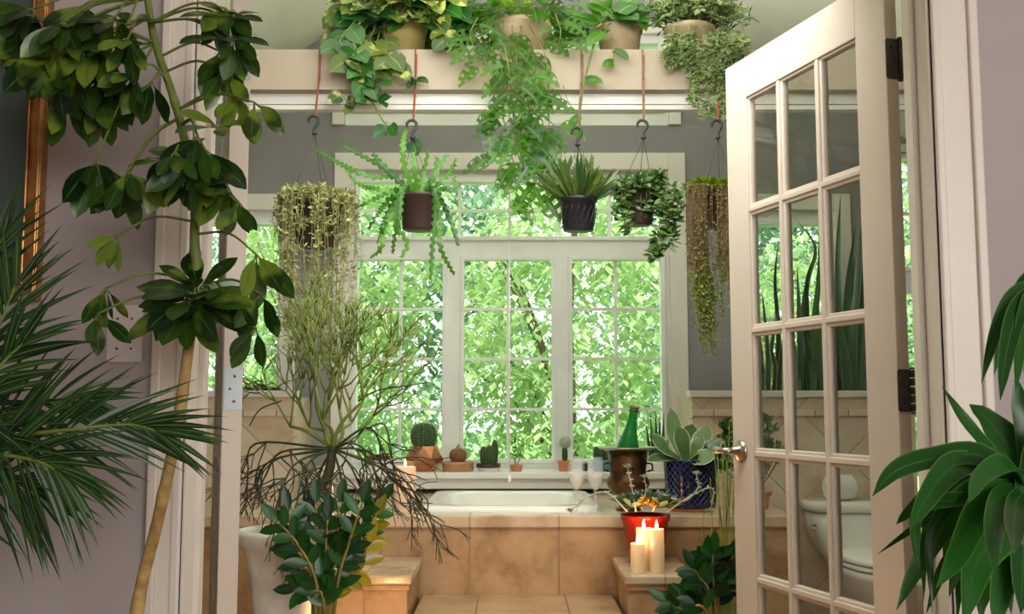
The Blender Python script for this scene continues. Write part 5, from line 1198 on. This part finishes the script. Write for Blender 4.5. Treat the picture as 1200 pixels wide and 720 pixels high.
# hanging clusters
for (cx, cy, R, n, sx, sy, yy) in ((112, 190, 62, 8, 150, 60, 0.0), (150, 205, 58, 7, 215, 140, 0.02), (150, 200, 50, 6, 215, 140, -0.05), (140, 275, 40, 5, 229, 262, 0.0), (124, 338, 40, 4, 222, 330, 0.0), (114, 368, 40, 4, 222, 350, -0.03),
    (200, 185, 62, 8, 222, 180, -0.02), (222, 195, 58, 8, 222, 180, -0.08), (240, 175, 55, 7, 222, 175, 0.0), (258, 200, 50, 7, 226, 200, 0.03), (232, 160, 52, 6, 215, 150, -0.05), (283, 115, 52, 5, 210, 130, 0.0), (298, 120, 46, 5, 210, 130, -0.04),
    (268, 220, 50, 6, 226, 220, 0.02), (280, 238, 40, 5, 228, 235, -0.02), (300, 298, 62, 5, 229, 275, 0.0), (306, 345, 52, 4, 231, 340, 0.0), (300, 385, 50, 5, 226, 370, -0.02), (205, 178, 46, 6, 220, 180, -0.1), (178, 95, 52, 7, 200, 100, 0.0),
    (160, 85, 48, 7, 195, 90, -0.03), (110, 50, 66, 8, 182, 50, -0.02), (125, 85, 60, 8, 182, 50, 0.03), (90, 75, 66, 8, 175, 20, 0.0), (60, 60, 70, 8, 172, 0, -0.03), (50, 40, 66, 8, 172, 0, 0.03), (75, 25, 62, 9, 172, 0, -0.06), (40, 10, 66, 8, 172, 0, 0.0), (100, 5, 62, 9, 172, 0, 0.02),
    (135, 20, 55, 8, 172, 0, -0.02), (265, 10, 50, 7, 178, 30, 0.0), (275, 45, 46, 7, 178, 30, -0.03), (258, 60, 50, 6, 190, 70, 0.02), (262, 85, 50, 6, 195, 80, 0.0), (115, 110, 55, 7, 182, 50, 0.04), (75, 110, 56, 6, 175, 20, 0.05), (150, 45, 46, 6, 175, 20, -0.07)):
    whorl(cx, cy, R*0.95, max(4, n-1), (rnd.uniform(-0.5, 0.5), rnd.uniform(-0.4, 0.1), -1), 0.66, 0.41, YT-0.04+yy, (sx, sy), 0.25)
for (cx, cy, R, n, sx, sy) in ((75, 30, 50, 6, 172, 0), (120, 60, 48, 6, 182, 50), (268, 20, 44, 7, 178, 30), (262, 45, 46, 6, 178, 30), (255, 150, 48, 6, 215, 150), (220, 225, 46, 7, 226, 230), (50, 70, 50, 6, 172, 0), (195, 190, 44, 5, 220, 185), (150, 30, 40, 5, 172, 0)):
    whorl(cx, cy, R, n, UPA, 1.35, 0.46, YT-0.06, (sx, sy), 0.4)
st.build('petioles', M['gstem'], t); lf.build('leaves', M['sch'], t)

# ================================================================ FOREGROUND LEFT: PALM
rnd = random.Random(8)
YL = 1.45; base = V((PX(-110, YL), YL-0.05, 0))
t = thing('palm', base, 'feathery green palm fronds reaching in from the left under the picture', 'potted plant')
pot('pot', M['terra'], t, base, 0.11, 0.15, 0.26)
st, lf = MB(), MB()
def frond(pts, L0, n, spread=(0.5, 1.1), Y=YL, dz=-0.1, sides=(1, -1), W=7, droop=0.35, first=0.25):
    q = spline([base+V((0.02, 0, 0.24))]+[P(a, b, Y+dy) for a, b, dy in pts], 14); st.tube(q, 0.005, 8, r1=0.0015); N_ = len(q)
    for i in range(n):
        f = first+(1-first)*i/(n-1); k = min(N_-2, int(f*(N_-1))); p = q[k]; d = (q[k+1]-q[k]).normalized(); sd = d.cross(V((0, -1, 0))).normalized()
        for sg in sides:
            an = spread[0]+(spread[1]-spread[0])*(1-(f-first)/(1-first)); an *= rnd.uniform(0.85, 1.15)
            dd = (d*math.cos(an)+sd*sg*math.sin(an)+V((0, rnd.uniform(-0.25, 0.2), dz*0.3))).normalized()
            l = s(L0, Y)*(0.75+0.5*math.sin(PI*min(1, (f-first)/(1-first)*0.8+0.15)))*rnd.uniform(0.85, 1.1)
            lf.leaf(p, dd, V((rnd.uniform(-0.6, 0.6), -1, 0.3)), l, s(W, Y), droop, 0.35, 'lance', 7)
frond([(-60, 560, 0), (-10, 535, -0.02), (40, 540, -0.03), (75, 556, -0.04)], 110, 20, (0.25, 1.5), dz=-0.6, droop=0.45, W=7)
frond([(-60, 540, 0.02), (0, 515, 0), (70, 505, 0), (150, 498, 0.02), (190, 508, 0.02)], 100, 24, (0.2, 0.9), dz=0.1, droop=0.25, W=8)
frond([(-70, 520, 0), (-30, 440, 0), (0, 380, 0), (20, 330, 0.02)], 100, 16, (0.3, 1.1), dz=0.1, droop=0.2, W=8)
frond([(-80, 500, 0.04), (-50, 400, 0.04), (-20, 320, 0.05), (10, 270, 0.05)], 95, 14, (0.2, 0.9), dz=0.1, droop=0.15, W=7)
frond([(-70, 560, -0.04), (-30, 480, -0.05), (0, 430, -0.05), (30, 400, -0.05)], 90, 14, (0.25, 1.1), dz=-0.1, droop=0.3, W=9)
frond([(-70, 600, 0.03), (-30, 570, 0.02), (10, 565, 0.02), (40, 575, 0.02)], 110, 14, (0.3, 1.3), dz=-0.8, droop=0.6, W=8)
frond([(-60, 530, 0.05), (0, 490, 0.06), (60, 470, 0.06), (110, 470, 0.07)], 85, 16, (0.25, 1.1), dz=0.0, droop=0.3, W=7)
st.build('rachises', M['gstem'], t); lf.build('leaflets', M['palm'], t)

# ================================================================ FOREGROUND RIGHT: CORN PLANT
rnd = random.Random(12)
YR = 1.5; base = V((PX(1228, YR), YR, 0))
t = thing('corn_plant', base, 'corn plant with long arching glossy green leaves at the right edge', 'potted plant')
pot('pot', M['black'], t, base, 0.11, 0.14, 0.28)
m = MB(); h1 = P(1205, 575, YR); h2 = P(1225, 330, YR)
m.tube(spline([base+V((0, 0, 0.25)), P(1222, 700, YR), h1], 5), 0.016, 10, r1=0.012); m.tube(spline([base+V((0.03, 0.02, 0.25)), P(1245, 560, YR+0.03), h2], 5), 0.015, 10, r1=0.011)
m.build('canes', M['bark'], t)
lf = MB()
def dl(pts, W, n=(0, -0.8, 0.6), dy=None, wave=0.0, hub=None):
    k = len(pts); d0 = rnd.uniform(-0.03, 0.03) if dy is None else dy
    q = [P(a, b, YR+d0*(i/(k-1))) for i, (a, b) in enumerate(pts)]
    if hub: q[0] = hub
    lf.ribbon(spline(q, 5), V(n), s(W, YR)*1.25, 0.25, 'lance2', wave=wave)
SHAPES['lance2'] = lambda t: (0.35+0.65*math.sin(PI*min(1, t/0.9)**0.8)**0.8)*(1 if t < 0.9 else max(0.02, (1-t)/0.1)) if t < 1 else 0
CL = [(((1200, 570), (1150, 535), (1095, 538), (1050, 552), (1022, 582)), 24, -0.12), (((1200, 575), (1140, 545), (1110, 552), (1085, 585), (1066, 622)), 26, -0.16), (((1200, 572), (1165, 580), (1140, 610), (1122, 650), (1097, 690)), 27, -0.22),
    (((1200, 565), (1185, 530), (1160, 495), (1136, 474)), 32, 0.05), (((1198, 565), (1170, 540), (1135, 500), (1103, 452)), 18, 0.02), (((1200, 580), (1150, 590), (1105, 620), (1075, 665), (1050, 716)), 22, -0.05), (((1205, 575), (1180, 580), (1166, 615), (1165, 674)), 22, -0.28),
    (((1205, 580), (1175, 620), (1145, 660), (1128, 735)), 34, -0.18), (((1205, 580), (1190, 620), (1175, 680), (1165, 740)), 30, -0.1), (((1205, 570), (1205, 520), (1196, 480), (1190, 440)), 22, 0.02), (((1200, 575), (1145, 565), (1095, 575), (1065, 600), (1050, 615)), 14, 0.05), (((1200, 575), (1140, 580), (1100, 600), (1070, 620), (1028, 650)), 10, 0.08),
    (((1200, 580), (1160, 610), (1130, 640), (1112, 700)), 26, 0.06), (((1205, 580), (1200, 640), (1196, 720)), 28, -0.12), (((1205, 570), (1215, 520), (1210, 470)), 24, -0.05), (((1200, 578), (1160, 560), (1110, 590), (1090, 620)), 18, 0.1), (((1205, 580), (1165, 640), (1150, 700), (1150, 740)), 26, 0.1), (((1200, 575), (1170, 600), (1150, 650), (1146, 690)), 24, 0.08),
    (((1205, 585), (1180, 650), (1185, 720)), 30, 0.12), (((1205, 560), (1180, 545), (1150, 560), (1135, 590)), 20, -0.2), (((1205, 580), (1160, 620), (1110, 660), (1085, 720)), 16, 0.12), (((1205, 575), (1190, 600), (1188, 650)), 22, -0.3)]
for k in range(16):
    a = rnd.uniform(-0.2, PI+0.5); ex = 1203+math.cos(a)*rnd.uniform(60, 150); ey = 575-math.sin(a)*20
    CL.append((((1202, 575), ((1202+ex)/2, 575-rnd.uniform(-10, 45)), (ex, ey+rnd.uniform(20, 70)), (ex+rnd.uniform(-12, 4), ey+rnd.uniform(90, 160))), rnd.uniform(12, 22), rnd.uniform(-0.15, 0.22)))
for pts, W, dy in CL: dl(pts, W, (rnd.uniform(-.3, .3), -0.85, 0.55), dy, 0.14, h1 if abs(pts[0][0]-1202) < 5 else None)
for pts, W, dy in ((((1225, 335), (1190, 345), (1168, 385), (1150, 450)), 15, -0.05), (((1225, 335), (1195, 360), (1180, 410), (1172, 470)), 18, -0.12), (((1225, 335), (1205, 355), (1195, 400), (1190, 460)), 18, -0.1), (((1225, 335), (1200, 348), (1175, 390), (1165, 440)), 16, 0.04), (((1225, 335), (1210, 380), (1200, 440)), 20, 0), (((1225, 335), (1205, 325), (1185, 365), (1180, 430)), 12, 0.08)):
    dl(pts, W, (rnd.uniform(-.3, .3), -0.9, 0.4), dy, 0.05, h2)
lf.build('leaves', M['drac'], t)
